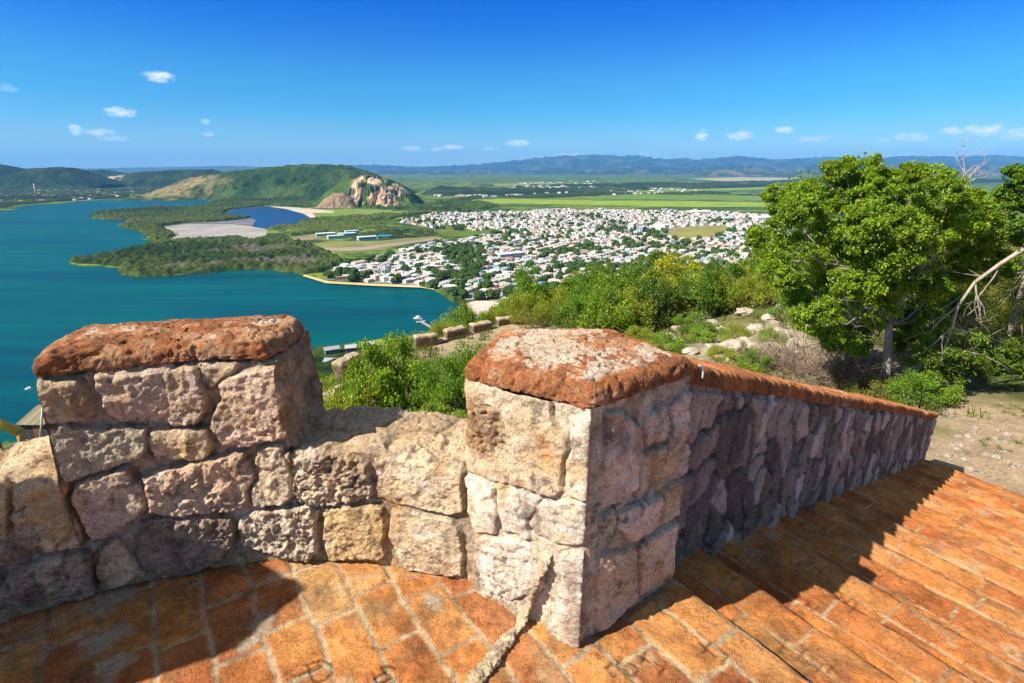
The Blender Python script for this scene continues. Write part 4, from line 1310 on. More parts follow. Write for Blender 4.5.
# ---- wall beside the stairs
swall = thing('stair_wall', 'rubble stone wall sloping down beside the brick stairs, topped with a thin edge of red brick', 'stone wall', (2.5, 2.2, FLOOR - 1))
S0, S1 = 1.60, 9.93


def wall_top(s): return Z0 - .83 - .3565 * (s - 2.007)


ss = np.concatenate([np.arange(S0, 5.2, .011), np.arange(5.2, S1 + .001, .017)])
base = ss[:, None] * SD + NWALL * SN
outd = np.tile(-SN, (len(ss), 1))
top = wall_top(ss)
P, Nn, Dd, Zz, K = ribbon(base, outd, top, 0.0, .36, 90, 14, 14, 0.0, r=.012)
# bottom of each face follows the stairs
kk = K
zb = (top - 1.15)[:, None]
Zn = P[..., 2].copy()
face = K == 0
tf = np.linspace(0, 1, 90)
Zn[:, :90] = zb + (top[:, None] - .012 - zb) * tf[None]
nb = (K[0] == 4).sum()
tb = np.linspace(0, 1, nb + 1)[1:]
Zn[:, -nb:] = top[:, None] - .012 + (-1.6) * tb[None]
P[..., 2] = Zn
nu, nv = P.shape[:2]
P3 = P.reshape(-1, 3)
F2 = np.column_stack([np.repeat(ss, nv), (Zn - top[:, None]).ravel()])
sh = F2 + np.column_stack([fbm(F2, 4, 3, 401), fbm(F2, 4, 3, 402)]) * .10
sh[:, 0] += sh[:, 1] * -.22
f1, f2, idn = worley2(sh * [6.0, 4.2], 403, .98)
gap = sstep(.035, .12, f2 - f1)
h = gap * (.014 + .022 * idn) + fbm(F2 * [1.2, .9], 10, 5, 404, .62) * .009 + fbm(F2, 34, 5, 405, .65) * .012
pal = np.array([(.22, .16, .13), (.40, .30, .25), (.15, .115, .10), (.48, .36, .30), (.28, .215, .185), (.62, .49, .41)])
idx = np.minimum((idn * 5.7).astype(int), 5)
C = pal[idx] * (1 + .30 * fbm(F2, 12, 5, 406)[:, None])
C = C * gap[:, None] + np.array((.13, .10, .08)) * (1 + .5 * fbm(F2, 9, 4, 412)[:, None]) * (1 - gap[:, None])
white = sstep(.16, .42, fbm(F2 * [1.8, .6], 7, 5, 407, .65))[:, None] * .35
C = C * (1 - white) + np.array((.42, .37, .36)) * white
h = np.where(K.ravel() == 2, h * .3, h)
h = np.where(F2[:, 1] > -.07, h * .4, h)
h = h + pits(P3, np.full(len(P3), .45), 410)
# the lower end is ragged and a little battered
V = P3 + Nn.reshape(-1, 3) * h[:, None]
o = mk('masonry', V, gridF(nu, nv), M['rubble'], swall, cols=np.clip(C, .01, .8))
# end face closes the far end
me_end = MB()
endp = P[-1]
n_ = len(endp)
rows = []
mid = P3.reshape(nu, nv, 3)[-1]
sec = V.reshape(nu, nv, 3)[-1]
# ladder between near face and far face at equal heights
near_i = np.linspace(0, 89, 40).astype(int); far_z = sec[-nb:]
EV, EF, EC = [], [], []
for a in near_i:
    p = sec[a]
    for t in np.linspace(0, 1, 16):
        q = p + np.array([*(-SN), 0]) * .36 * t
        q = q + np.array([*SD, 0]) * (.02 * fbm(np.array([q]), 9, 3, 5)[0] + .015 * math.sin(t * math.pi))
        EV.append(q); EC.append((.22, .165, .14))
mk('masonry_end', np.array(EV), gridF(40, 16)[:, ::-1], M['rubble'], swall, cols=np.array(EC))
# brick edging along the top: separate courses of brick on edge
bs, rng = S0 + .02, random.Random(8)
L_ = []
ce = np.arange(S0, S1 + .02, .0075)
prof = [(-.030, -.045), (-.033, -.02), (-.033, .0), (-.031, .022), (-.020, .034), (.0, .038)] + [(d, .040) for d in np.linspace(.03, .34, 22)] + [(.37, .036), (.385, .02), (.385, -.045)]
prof = np.array(prof)
nu, nv = len(ce), len(prof)
D_ = np.tile(prof[:, 0], nu); Zp = np.tile(prof[:, 1], nu); S_ = np.repeat(ce, nv)
zt_ = wall_top(S_) + fbm(np.column_stack([S_, 0 * S_]), 1.1, 3, 15) * .022 - sstep(.25, .5, fbm(np.column_stack([S_, D_]), 2.4, 3, 16)) * .03
Pc = np.column_stack([S_[:, None] * SD + NWALL * SN - D_[:, None] * SN, zt_ + Zp])
cell = np.floor(S_ / .068 + fbm(np.column_stack([S_, 0 * S_]), 3, 2, 5) * .8)
fr = np.abs((S_ / .068 + fbm(np.column_stack([S_, 0 * S_]), 3, 2, 5) * .8) - cell - .5)
idn = h3(cell.astype(np.int64), np.zeros(len(cell), np.int64), np.zeros(len(cell), np.int64), 9)
joint = sstep(.34, .48, fr)
hh = -joint * .009 + (idn - .5) * .010 + fbm(Pc, 14, 4, 430) * .010 + fbm(Pc, 45, 3, 431) * .005
nz = np.where(Zp > .033, 1.0, .25)
Pc = Pc + np.column_stack([SN * np.where(D_ < 0, 1, 0)[:, None], nz]) * hh[:, None]
C = np.array((.40, .15, .055)) * (.65 + .7 * idn)[:, None] * (1 + .3 * fbm(Pc, 10, 4, 432)[:, None])
C = C * (1 - joint[:, None] * .55) + np.array((.30, .22, .15)) * joint[:, None] * .55
wm = sstep(.25, .5, fbm(Pc, 3, 4, 433))[:, None] * .6
C = C * (1 - wm) + np.array((.50, .36, .24)) * wm
mk('brick_edging', Pc, gridF(nu, nv), M['coping'], swall, cols=np.clip(C, .01, .8))

# ---- old mortar kerb running down the pillar's foot and across the paving
def onface(x, y):
    u, z = onplane(x, y, FL, FR)
    d = (FR - FL) / np.linalg.norm(FR - FL)
    q = FL + d * u
    return np.array([q[0], q[1], z])


path = np.array([onface(549, 540) + [.05, .08, 0], onface(546, 552) + [.004, .007, 0], onface(543, 565) + [-.006, -.010, 0], onface(538, 584) + [-.008, -.013, 0], onface(531, 602) + [-.01, -.016, 0]] + [onz(x, y, FLOOR + .012) for x, y in ((521, 622), (507, 640), (490, 661), (474, 682), (452, 712))])
tt = np.linspace(0, 1, 300)
cum = np.concatenate([[0], np.cumsum(np.linalg.norm(np.diff(path, axis=0), axis=1))]); cum /= cum[-1]
cx, cy, cz = (np.interp(tt, cum, path[:, i]) for i in range(3))
kern = np.ones(25) / 25
cx, cy, cz = (np.convolve(np.pad(q, 12, 'edge'), kern, 'valid') for q in (cx, cy, cz))
tan_ = np.gradient(np.column_stack([cx, cy, cz]), axis=0); tan_ /= np.linalg.norm(tan_, axis=1, keepdims=True)
na = np.cross(tan_, [0, 0, 1.0]); na /= np.linalg.norm(na, axis=1, keepdims=True)
nb_ = np.cross(na, tan_)
th = np.linspace(0, 2 * math.pi, 36, endpoint=False)
wv_ = (.021 + .003 * np.sin(tt * 11) + .010 * np.clip(1 - tt * 4, 0, 1))[:, None]
ctr = np.column_stack([cx, cy, cz])[:, None, :]
N3 = na[:, None, :] * np.cos(th)[None, :, None] * 1.15 + nb_[:, None, :] * np.sin(th)[None, :, None] * .62
P3 = (ctr + N3 * wv_[..., None]).reshape(-1, 3); N3 = N3.reshape(-1, 3)
P3 = P3 + N3 * (fbm(P3, 8, 3, 440) * .014 + fbm(P3, 40, 5, 441, .75) * .018)[:, None]
C = np.array((.47, .37, .25)) * (1 + .8 * fbm(P3, 25, 5, 442)[:, None])
I, J = np.meshgrid(np.arange(299), np.arange(36), indexing='ij'); J2 = (J + 1) % 36
F = np.stack([I * 36 + J, I * 36 + J2, (I + 1) * 36 + J2, (I + 1) * 36 + J], -1).reshape(-1, 4)
tag(mk('mortar_kerb', P3, F, M['stone'], cols=np.clip(C, .02, .8)), 'rough raised strip of pale mortar crossing the brick paving from the foot of the stone pillar', 'mortar strip')
# ------------------------------------------------------------------ trees, bushes, rocks, brush on the hill
def leaf_cloud(ctr, size, rng, cols, up=.55, aspect=.5, outward=None):
    """diamond shaped leaves, folded a little along the rib"""
    n = len(ctr)
    d = rng.normal(size=(n, 3)); d[:, 2] -= .25
    if outward is not None: d += outward * 1.0
    d /= np.linalg.norm(d, axis=1, keepdims=True)
    nrm = rng.normal(size=(n, 3)) * (1 - up); nrm[:, 2] += up * 1.6
    w = np.cross(nrm, d); w /= np.linalg.norm(w, axis=1, keepdims=True) + 1e-9
    nn = np.cross(d, w)
    s = size * (.65 + .7 * rng.random(n))[:, None]
    a = ctr - d * s * .5; b_ = ctr + w * s * aspect * .5 + nn * s * .10; c = ctr + d * s * .5 - nn * s * .06; e = ctr - w * s * aspect * .5 + nn * s * .10
    V = np.stack([a, b_, c, e], 1).reshape(-1, 3)
    F = np.arange(4 * n).reshape(-1, 4)
    return V, F, np.repeat(cols, 4, 0)


def palette(rng, n, base, var=.3, yellow=.18):
    base = np.array(base)
    k = rng.random(n)[:, None]
    c = base * (1 + var * (rng.random((n, 1)) * 2 - 1))
    y = (k < yellow)
    return np.where(y, c * np.array((1.7, 1.25, .9)), c)


def make_bush(name, label, seed, R, H, nclump, nleaf, leaf, col, group=None, upright=.0, yellow=.18, stemc=(.20, .16, .12), cat='bush', sparse=1.0, aspect=.5):
    rng = np.random.default_rng(seed)
    root = thing(name, label, cat, (0, 0, -500), group)
    cl = []
    for i in range(nclump):
        a = rng.random() * 2 * math.pi; r = R * math.sqrt(rng.random()) * .92
        hmax = H * math.sqrt(max(.05, 1 - (r / R) ** 2)) * (.72 + .45 * rng.random())
        z = hmax * (.28 + .72 * rng.random() ** .6)
        cl.append((r * math.cos(a), r * math.sin(a), z))
    cl = np.array(cl)
    per = nleaf // nclump
    ctr, outw, bc = [], [], []
    for c in cl:
        rc = R * (.20 + .16 * rng.random())
        v = rng.normal(size=(per, 3)); v /= np.linalg.norm(v, axis=1, keepdims=True)
        rad_ = rc * (rng.random(per) ** .45)[:, None]
        p = c + v * rad_ * np.array([1, 1, .85 + upright])
        ctr.append(p); outw.append(v)
        bc.append(np.full(per, .75 + .5 * rng.random()))
    ctr = np.concatenate(ctr); outw = np.concatenate(outw); bc = np.concatenate(bc)
    k = ctr[:, 2] > .02
    ctr, outw, bc = ctr[k], outw[k], bc[k]
    cols = palette(rng, len(ctr), col, .3, yellow) * bc[:, None]
    V, F, C = leaf_cloud(ctr, leaf, rng, cols, .45, aspect, outw * .8)
    off = np.array([0, 0, -500.])
    mk('foliage', V + off, F, M['leaf'], root, cols=C, smooth=False)
    s = MB()
    for c in cl[: min(len(cl), 16)]:
        b0 = np.array([rng.normal() * R * .08, rng.normal() * R * .08, -.15])
        mid = (b0 + c) / 2 + rng.normal(size=3) * R * .08
        rr_ = R * .022 + .004
        s.tube([b0 + off, mid + off, c + off], [rr_, rr_ * .7, rr_ * .3], 5, stemc)
    s.build('stem', M['bark'], root, smooth=True)
    return root


LG1, LG2, LG3, LG4, LG5 = (.165, .275, .018), (.115, .22, .017), (.21, .28, .024), (.075, .15, .015), (.18, .21, .035)
protos = [
    ('bush', make_bush('bush', 'p', 1, 1.0, 1.5, 34, 5200, .085, LG1)),
    ('bush', make_bush('bush', 'p', 2, 1.0, 1.3, 30, 5200, .075, LG2)),
    ('bush', make_bush('bush', 'p', 3, 1.0, 1.2, 30, 5200, .070, LG3, yellow=.35)),
    ('bush', make_bush('bush', 'p', 4, 1.0, 1.7, 34, 5200, .090, LG4)),
    ('bush', make_bush('bush', 'p', 5, 1.0, 1.0, 30, 4800, .060, LG5, yellow=.3, stemc=(.26, .2, .14))),
]
used_proto = [False] * len(protos)


def place(pi, P, scale, label, group=None, rz=None, sq=1.0, name=None):
    rt = protos[pi][1]
    rz = random.Random(int(abs(P[0]) * 997 + abs(P[1]) * 131)).uniform(0, 6.28) if rz is None else rz
    sc_ = (scale, scale, scale * sq)
    if not used_proto[pi]:
        used_proto[pi] = True
        rt.location = tuple(P); rt.rotation_euler = (0, 0, rz); rt.scale = sc_
        rt['label'] = label
        if group: rt['group'] = group
        o = rt
    else:
        o = dup(rt, tuple(P), rz, sc_, label, group)
    if name: o.name = name
    if not group and 'group' in o: del o['group']
    return o


def gnd(x, y): return np.array([x, y, terrain([[x, y]])[0] - .05])


# named shrubs just below the parapet: (px, py of the foot, proto, scale, squash, label)
def atpix(px, py, Y):
    p = ony(px, py, Y); return gnd(p[0], Y)


NEAR = [
    (372, 402, 13.0, 0, .95, 1.75, 'tall bright green shrub with upright shoots seen in the gap beside the merlon'),
    (402, 398, 13.6, 0, 1.0, 1.75, 'highest of the green shrubs in the gap between merlon and pillar'),
    (440, 404, 12.6, 1, .80, 1.45, 'rounded mid green shrub in the gap, between the highest shrub and the pillar'),
    (352, 402, 12.5, 2, 1.05, 1.1, 'yellow green shrub beside the right cheek of the merlon'),
    (468, 408, 12.0, 1, .85, 1.7, 'broad leaved green shrub next to the left side of the square pillar'),
    (432, 402, 10.0, 0, .70, .75, 'low bright green bush right behind the top of the low parapet'),
    (372, 406, 10.2, 4, .70, .9, 'olive green low bush behind the low parapet, left of the brighter bush'),
    (455, 410, 9.0, 2, .55, .75, 'small yellow green bush touching the pillar just above the low parapet'),
    (425, 390, 14.5, 4, .8, 1.0, 'dull olive bush between the two taller green shrubs below the parapet'),
    (364, 353, 44, 0, 1.6, 1.0, 'round bright green bush in front of the grey sheds by the water'),
    (382, 350, 42, 1, 1.7, 1.0, 'round mid green bush right of the grey sheds by the water'),
    (327, 360, 44, 0, 1.7, .9, 'bright green bush left of the grey sheds, next to the merlon cheek'),
    (345, 352, 46, 3, 2.3, .9, 'dark round bush beyond the corner block of the lower rampart'),
    (478, 372, 15.5, 1, .9, 1.0, 'green shrub half hidden behind the upper left edge of the pillar'),
    (335, 372, 22.5, 2, .8, .8, 'small yellow green bush outside the corner block of the lower rampart'),
]
for px, py, Y, pi, s, q, lab in NEAR:
    place(pi, atpix(px, py, Y), s, lab, None, sq=q)
# row of bushes just outside the lower rampart
rng = random.Random(21)
ROWG = 'bushes growing outside the lower rampart'
for i in range(15):
    t = i / 14
    x = -8.6 + t * 13.0 + rng.uniform(-.5, .5); y = 24.0 + t * 11.5 + rng.uniform(0, 2.2) + 1.2
    s = rng.uniform(1.0, 1.5)
    place(rng.choice([0, 0, 1, 2]), gnd(x, y), s, 'green bush in the row just outside the blocks of the lower rampart', ROWG, sq=1.05)
# single plants on the rocky slope
ROCKB = [(722, 362, 2, .42, .8, 'small yellow green tuft low among the pale rocks, just over the brick edging'), (770, 344, 0, .45, .7, 'bright green low bush between two pale rocks left of the dry twigs'), (832, 352, 1, .6, .9, 'green bush behind the dry twigs, left of the big tree trunk'), (805, 326, 4, .6, .8, 'olive bush above the dry twigs on the rocky slope'), (752, 376, 1, .36, 1.3, 'small pointed green bush standing alone among the pale rocks'), (708, 342, 0, .55, .7, 'low bright green bush on the left of the pale rocks'),
         (735, 338, 2, .5, .7, 'low yellow green bush in the middle of the pale rocks'), (690, 330, 1, .7, .7, 'spreading green bush above the left rocks'),
         (742, 386, 0, .45, .8, 'small bright green bush just over the sloping wall, left of the dry brush'), (668, 352, 0, .5, .7, 'low green bush peeping over the brick edging behind the pillar'),
         (790, 322, 1, .7, .9, 'green bush at the top of the pale rocks left of the big tree'), (908, 408, 1, .42, 1.2, 'leafy green bush at the foot of the big tree'),
         (868, 398, 4, .5, .9, 'olive bush left of the big tree trunk'), (925, 402, 0, .5, .8, 'small bright green bush right of the big tree trunk'), (640, 340, 2, .6, .7, 'yellow green bush at the left edge of the rocky slope')]
for px, py, pi, s, q, lab in ROCKB:
    P = hit(px, py)
    if P is not None: place(pi, P, s * 1.3, lab, None, sq=q)
# the scrub that covers the crest of the hill
SCRUB = [(498, 312), (540, 304), (590, 306), (630, 300), (670, 306), (712, 300), (760, 288), (800, 276), (850, 268), (860, 300), (800, 302), (740, 308), (700, 318), (650, 330), (600, 336), (560, 328), (520, 324)]
SC = np.array(SCRUB, float)
pts = []
rng = random.Random(33)
tries = 0
while len(pts) < 150 and tries < 4000:
    tries += 1
    px, py = rng.uniform(490, 860), rng.uniform(262, 338)
    if poly_sd(np.array([[px, py]]), SC)[0] < 0: continue
    P = hit(px, py, 56)
    if P is None or any((P[0] - q[0]) ** 2 + (P[1] - q[1]) ** 2 < 1.0 for q in pts): continue
    if 6.5 < P[0] < 13 and 13 < P[1] < 21.5: continue
    pts.append(P)
SCL = {0: 'bright green bush in the thick scrub along the crest of the hill', 1: 'mid green bush in the thick scrub along the crest of the hill', 2: 'yellow green bush in the thick scrub along the crest of the hill',
       3: 'dark green bush in the thick scrub along the crest of the hill', 4: 'olive brown bush in the thick scrub along the crest of the hill'}
for P in pts:
    pi = rng.choice([0, 0, 1, 1, 2, 2, 3, 4])
    d = np.hypot(P[0], P[1])
    place(pi, P, rng.uniform(.8, 1.4) * (.8 + d / 80), SCL[pi], 'scrub bushes along the crest', sq=rng.uniform(.9, 1.5))
# dense scrub further along the slope behind the big tree and on the left flank
for i in range(46):
    x, y = rng.uniform(12, 34), rng.uniform(17, 38)
    if x < 15 and y < 22: continue
    pi = rng.choice([1, 1, 3, 0, 4])
    place(pi, gnd(x, y), rng.uniform(.9, 1.5), SCL[pi].replace('thick scrub along the crest of the hill', 'dense thicket behind the big tree'), 'thicket behind the big tree', sq=rng.uniform(.9, 1.3))
for i in range(16):
    x, y = rng.uniform(-66, -44), rng.uniform(40, 62)
    pi = rng.choice([0, 2, 1])
    place(pi, gnd(x, y), rng.uniform(.8, 1.6), 'green bush on the steep slope far below the left end of the parapet', 'bushes on the left flank', sq=.8)
# scrub on the lower slope beyond the rampart
for i in range(60):
    a, r = math.radians(rng.uniform(-38, 2)), rng.uniform(44, 120)
    pi = rng.choice([0, 1, 3, 2])
    place(pi, gnd(r * math.sin(a), r * math.cos(a)), rng.uniform(1.2, 2.4), 'bush on the hidden lower slope beyond the rampart', 'bushes on the lower slope', sq=.9)


# ---- trees
def make_tree(name, label, foot, trunk_pts, trunk_r, blobs, leaf, per, col, seed, cat='tree', barkc=(.42, .38, .33), yellow=.2, nsub=8, sub=.40, limbs=True, aspect=.5, tips=True):
    rng = np.random.default_rng(seed)
    root = thing(name, label, cat, tuple(foot))
    s = MB()
    trunk_pts = [np.array(p) for p in trunk_pts]
    s.tube(trunk_pts, list(np.linspace(trunk_r, trunk_r * .32, len(trunk_pts))), 10, barkc)
    tr = s.build('trunk', M['bark'], root, smooth=True)
    ctr, outw, bc = [], [], []
    lb = MB()
    cen = np.mean([b_[0] for b_ in blobs], 0)
    for c, r in blobs:
        c = np.array(c)
        # limb towards this part of the crown
        if limbs:
            t0 = trunk_pts[int(rng.integers(len(trunk_pts) // 2, len(trunk_pts)))]
            mid = t0 * .45 + c * .55 + np.array([0, 0, -.12 * np.linalg.norm(c - t0)]) + rng.normal(size=3) * .1
            lb.tube([t0, t0 * .7 + mid * .3 + rng.normal(size=3) * .09, mid, mid * .45 + c * .55 + rng.normal(size=3) * .08, c], [trunk_r * .30, trunk_r * .22, trunk_r * .14, trunk_r * .09, trunk_r * .04], 6, tuple(np.array(barkc) * .7))
        for k in range(nsub):
            v = rng.normal(size=3); v /= np.linalg.norm(v)
            sc_ = c + v * r * (rng.random() ** .4)
            if limbs and k % 2 == 0:
                lb.tube([c, (c + sc_) / 2 + rng.normal(size=3) * r * .06, sc_], [trunk_r * .06, trunk_r * .045, trunk_r * .02], 4, barkc)
            rs = r * sub * (.7 + .6 * rng.random())
            n = int(per * (.7 + .6 * rng.random()))
            vv = rng.normal(size=(n, 3)); vv /= np.linalg.norm(vv, axis=1, keepdims=True)
            p = sc_ + vv * rs * (rng.random(n) ** .5)[:, None] * np.array([1.1, 1.1, .72])
            ctr.append(p); outw.append(vv)
            bc.append(np.full(n, .78 + .45 * rng.random()))
        n = int(per * nsub * .11)                    # loose sprays between the clumps
        vv = rng.normal(size=(n, 3)); vv /= np.linalg.norm(vv, axis=1, keepdims=True)
        ctr.append(c + vv * r * 1.12 * (rng.random(n) ** .45)[:, None]); outw.append(vv); bc.append(.75 + .5 * rng.random(n))
    ctr = np.concatenate(ctr); outw = np.concatenate(outw); bc = np.concatenate(bc)
    cols = palette(rng, len(ctr), col, .28, yellow) * bc[:, None]
    V, F, C = leaf_cloud(ctr, leaf, rng, cols, .5, aspect, outw * .6 + np.array([0, 0, -.15]))
    if limbs: mk('limb', np.array(lb.V), lb.F, M['bark'], root, cols=np.array(lb.C), smooth=True)
    mk('crown', V, F, M['leaf'], root, cols=C, smooth=False)
    return root


def blob(px, py, r, Y):
    p = ony(px, py, Y)
    d = float((p - [0, 0, Z0]) @ CF)
    return (p, r * d / FPX)


rng = random.Random(5)
TREE = [(860, 176, 24), (832, 186, 27), (803, 192, 24), (778, 198, 17), (896, 186, 25), (926, 188, 24), (952, 190, 18), (846, 166, 11), (872, 163, 10), (946, 176, 9), (850, 215, 31), (815, 226, 29), (784, 232, 21), (758, 236, 13),
        (890, 225, 34), (880, 244, 22), (866, 236, 20), (898, 248, 22), (858, 222, 18), (884, 276, 20), (872, 214, 20), (908, 228, 20), (850, 244, 18), (890, 262, 18), (918, 246, 18), (846, 282, 16), (866, 286, 14), (900, 282, 16), (930, 224, 29), (963, 215, 24), (836, 260, 29), (802, 260, 24), (872, 268, 31), (912, 264, 31), (946, 258, 25), (842, 298, 26), (880, 303, 23), (818, 294, 21), (914, 298, 20), (862, 326, 17), (902, 340, 13), (828, 328, 15), (982, 212, 15), (774, 262, 13), (796, 296, 12), (935, 290, 14), (905, 205, 20), (870, 200, 20), (806, 316, 15), (838, 340, 13), (858, 346, 11), (930, 326, 15), (958, 298, 18), (984, 250, 20), (992, 232, 16), (972, 272, 20), (1000, 264, 14), (786, 278, 16), (770, 246, 14), (825, 312, 16), (905, 322, 15), (946, 232, 20), (795, 212, 18), (990, 205, 12), (880, 182, 18), (848, 192, 18), (912, 172, 10)]
TY = 12.9
blobs = [blob(x, y, r * (.86 if i < 15 else 1.0), TY + (rng.uniform(-1.5, 1.4) * min(1, 26 / r) if not 15 <= i < 28 else rng.uniform(-1.9, -1.0))) for i, (x, y, r) in enumerate(TREE)]
foot = gnd(9.9, 12.9)
tp = lambda px, py, Y: ony(px, py, Y)
make_tree('leafy_tree', 'large bright green leafy tree with a pale trunk behind the lower stair wall', foot,
          [foot - [0, 0, .2], tp(886, 372, 12.9), tp(888, 350, 12.9), tp(889, 325, 12.9), tp(886, 295, 12.9), tp(882, 270, 12.9)], .13,
          blobs, .076, 250, (.165, .275, .014), 7, nsub=15, sub=.33, yellow=.22, barkc=(.46, .41, .35))
# second, thinner stem beside it
foot2 = gnd(9.7, 13.3)
bl = [blob(x, y, r, 14.2 + rng.uniform(-.7, .7)) for x, y, r in ((905, 318, 18), (925, 300, 20), (940, 330, 18), (920, 345, 14), (955, 305, 18))] + [blob(x, y, r, 11.9) for x, y, r in ((918, 362, 16), (938, 352, 18), (956, 366, 15), (972, 350, 18), (990, 366, 15), (908, 384, 10), (1006, 350, 16), (1022, 366, 15))]
make_tree('understorey_tree', 'small darker tree with a leaning pale stem, under the right side of the big tree', foot2,
          [foot2 - [0, 0, .2], tp(898, 378, 13.4), tp(906, 352, 13.6), tp(918, 330, 14)], .055, bl, .075, 110, (.11, .19, .014), 17, nsub=8, sub=.4)
# the thicket on the right: fine leaved, olive
bl = [blob(x, y, r, 15.5 + rng.uniform(-1.2, 1.2)) for x, y, r in ((965, 240, 24), (990, 232, 26), (1012, 246, 26), (980, 275, 28), (1010, 285, 30), (955, 300, 24), (990, 320, 30), (1020, 330, 28), (960, 340, 22), (1000, 360, 24), (1030, 370, 26), (1040, 260, 30), (1050, 310, 32), (940, 262, 20), (1000, 208, 14))]
foot3 = gnd(15.0, 15.2)
make_tree('thicket_tree', 'fine leaved olive green tree filling the right edge behind the dead branch', foot3,
          [foot3 - [0, 0, .2], foot3 + [-.1, 0, 1.2], foot3 + [0, .1, 2.4], foot3 + [.2, 0, 3.6]], .09, bl, .062, 150, (.17, .19, .026), 27, nsub=9, sub=.42, yellow=.3, barkc=(.3, .25, .2), aspect=.35)
bl = [blob(x, y, r, 13.4 + rng.uniform(-.8, .8)) for x, y, r in ((945, 382, 18), (975, 386, 18), (1005, 388, 20), (1030, 392, 22), (1010, 405, 12), (960, 362, 15), (1030, 360, 22))]
foot4 = gnd(13.0, 13.4)
make_tree('thicket_tree', 'dark low tree with dense shade under it, between the dirt path and the olive tree', foot4,
          [foot4 - [0, 0, .2], foot4 + [.1, 0, .6], foot4 + [0, .1, 1.2]], .06, bl, .070, 120, (.05, .09, .012), 37, nsub=8, sub=.45, barkc=(.3, .25, .2))
# tree whose branch enters at the right edge of the picture
bl = [blob(x, y, r, 10.6 + rng.uniform(-.6, .6)) for x, y, r in ((1016, 176, 11), (1012, 192, 12), (1024, 204, 14), (1036, 186, 16), (1018, 222, 8), (1050, 200, 22), (1060, 235, 26), (1080, 205, 26), (1046, 170, 14), (1085, 260, 30), (1022, 238, 8))]
foot5 = gnd(12.6, 10.2)
make_tree('leafy_tree', 'tree at the right edge reaching into view with dark green drooping sprays', foot5,
          [foot5 - [0, 0, .2], foot5 + [0, 0, 1.6], foot5 + [-.1, .1, 3.0], foot5 + [-.2, .1, 4.2]], .10, bl, .090, 120, (.10, .20, .013), 47, nsub=9, sub=.4)
# yellow green tree on the crest, and the darker one behind it
bl = [blob(x, y, r, 35 + rng.uniform(-1.4, 1.4)) for x, y, r in ((678, 262, 15), (662, 272, 16), (694, 271, 16), (650, 284, 14), (676, 282, 19), (704, 284, 15), (690, 296, 15), (662, 296, 14), (712, 297, 11), (684, 272, 15))]
p = hit(681, 318); foot6 = gnd(p[0], 35)
make_tree('crest_tree', 'rounded yellow green tree standing above the scrub on the crest of the hill', foot6, [foot6 - [0, 0, .3], tp(681, 312, 35), tp(681, 298, 35), tp(680, 280, 35)], .14, bl, .16, 120, (.26, .32, .014), 57, nsub=8, sub=.42, yellow=.35)
bl = [blob(x, y, r, 40 + rng.uniform(-1.5, 1.5)) for x, y, r in ((640, 272, 11), (652, 264, 11), (632, 284, 10), (646, 284, 12), (660, 256, 8), (628, 296, 9))]
foot7 = gnd(10.3, 40)
make_tree('crest_tree', 'dark green tree just left of and behind the yellow green one on the crest', foot7, [foot7 - [0, 0, .3], foot7 + [0, 0, 1], tp(645, 290, 40), tp(645, 275, 40)], .14, bl, .17, 110, (.09, .16, .014), 67, nsub=8, sub=.42)
bl = [blob(x, y, r, 38 + rng.uniform(-1.5, 1.5)) for x, y, r in ((740, 268, 12), (756, 262, 12), (772, 258, 11), (728, 280, 11), (748, 282, 13), (768, 276, 13), (786, 268, 12), (720, 290, 9), (790, 284, 12), (764, 250, 7))]
foot8 = gnd(17.0, 38)
make_tree('crest_tree', 'wide mid green tree on the crest between the yellow green tree and the big tree', foot8, [foot8 - [0, 0, .3], foot8 + [0, 0, 1], tp(755, 285, 38), tp(755, 268, 38)], .15, bl, .17, 110, (.15, .24, .016), 77, nsub=8, sub=.42, yellow=.25)


# ---- bare wood
def twig(mb, p, d, L, r, depth, rng, col):
    n = 4
    pts, rs = [np.array(p)], [r]
    q = np.array(p); dd = np.array(d) / np.linalg.norm(d)
    for i in range(n):
        dd = dd + rng.normal(size=3) * .16; dd /= np.linalg.norm(dd)
        q = q + dd * L / n
        pts.append(q.copy()); rs.append(r * (1 - .6 * (i + 1) / n))
    mb.tube(pts, rs, 5 if r > .02 else 3, col)
    if depth > 0:
        for k in range(int(rng.integers(2, 4))):
            i = int(rng.integers(1, n + 1))
            d2 = dd + rng.normal(size=3) * .55
            twig(mb, pts[i], d2, L * rng.uniform(.5, .75), rs[i] * .7, depth - 1, rng, col)


rngn = np.random.default_rng(9)
root = thing('bare_tree', 'leafless grey tree top rising behind the right side of the big tree', 'bare tree', tuple(gnd(16.4, 17.5)))
mb = MB()
g0 = gnd(16.4, 17.5)
chain = [g0 - [0, 0, .2], tp(940, 300, 17.4), tp(948, 240, 17.3), tp(957, 205, 17.2), tp(966, 182, 17.2)]
mb.tube(chain, [.10, .08, .06, .045, .035], 6, (.36, .31, .27))
mb.build('trunk', M['bark'], root, smooth=True)
mb = MB()
for e in ((972, 146), (982, 158), (964, 152), (978, 166), (988, 172), (958, 170)):
    a, b_ = chain[-1], tp(e[0], e[1], 17.2)
    twig(mb, a, b_ - a, np.linalg.norm(b_ - a), .022, 2, rngn, (.36, .31, .29))
mb.build('twig', M['bark'], root, smooth=True)

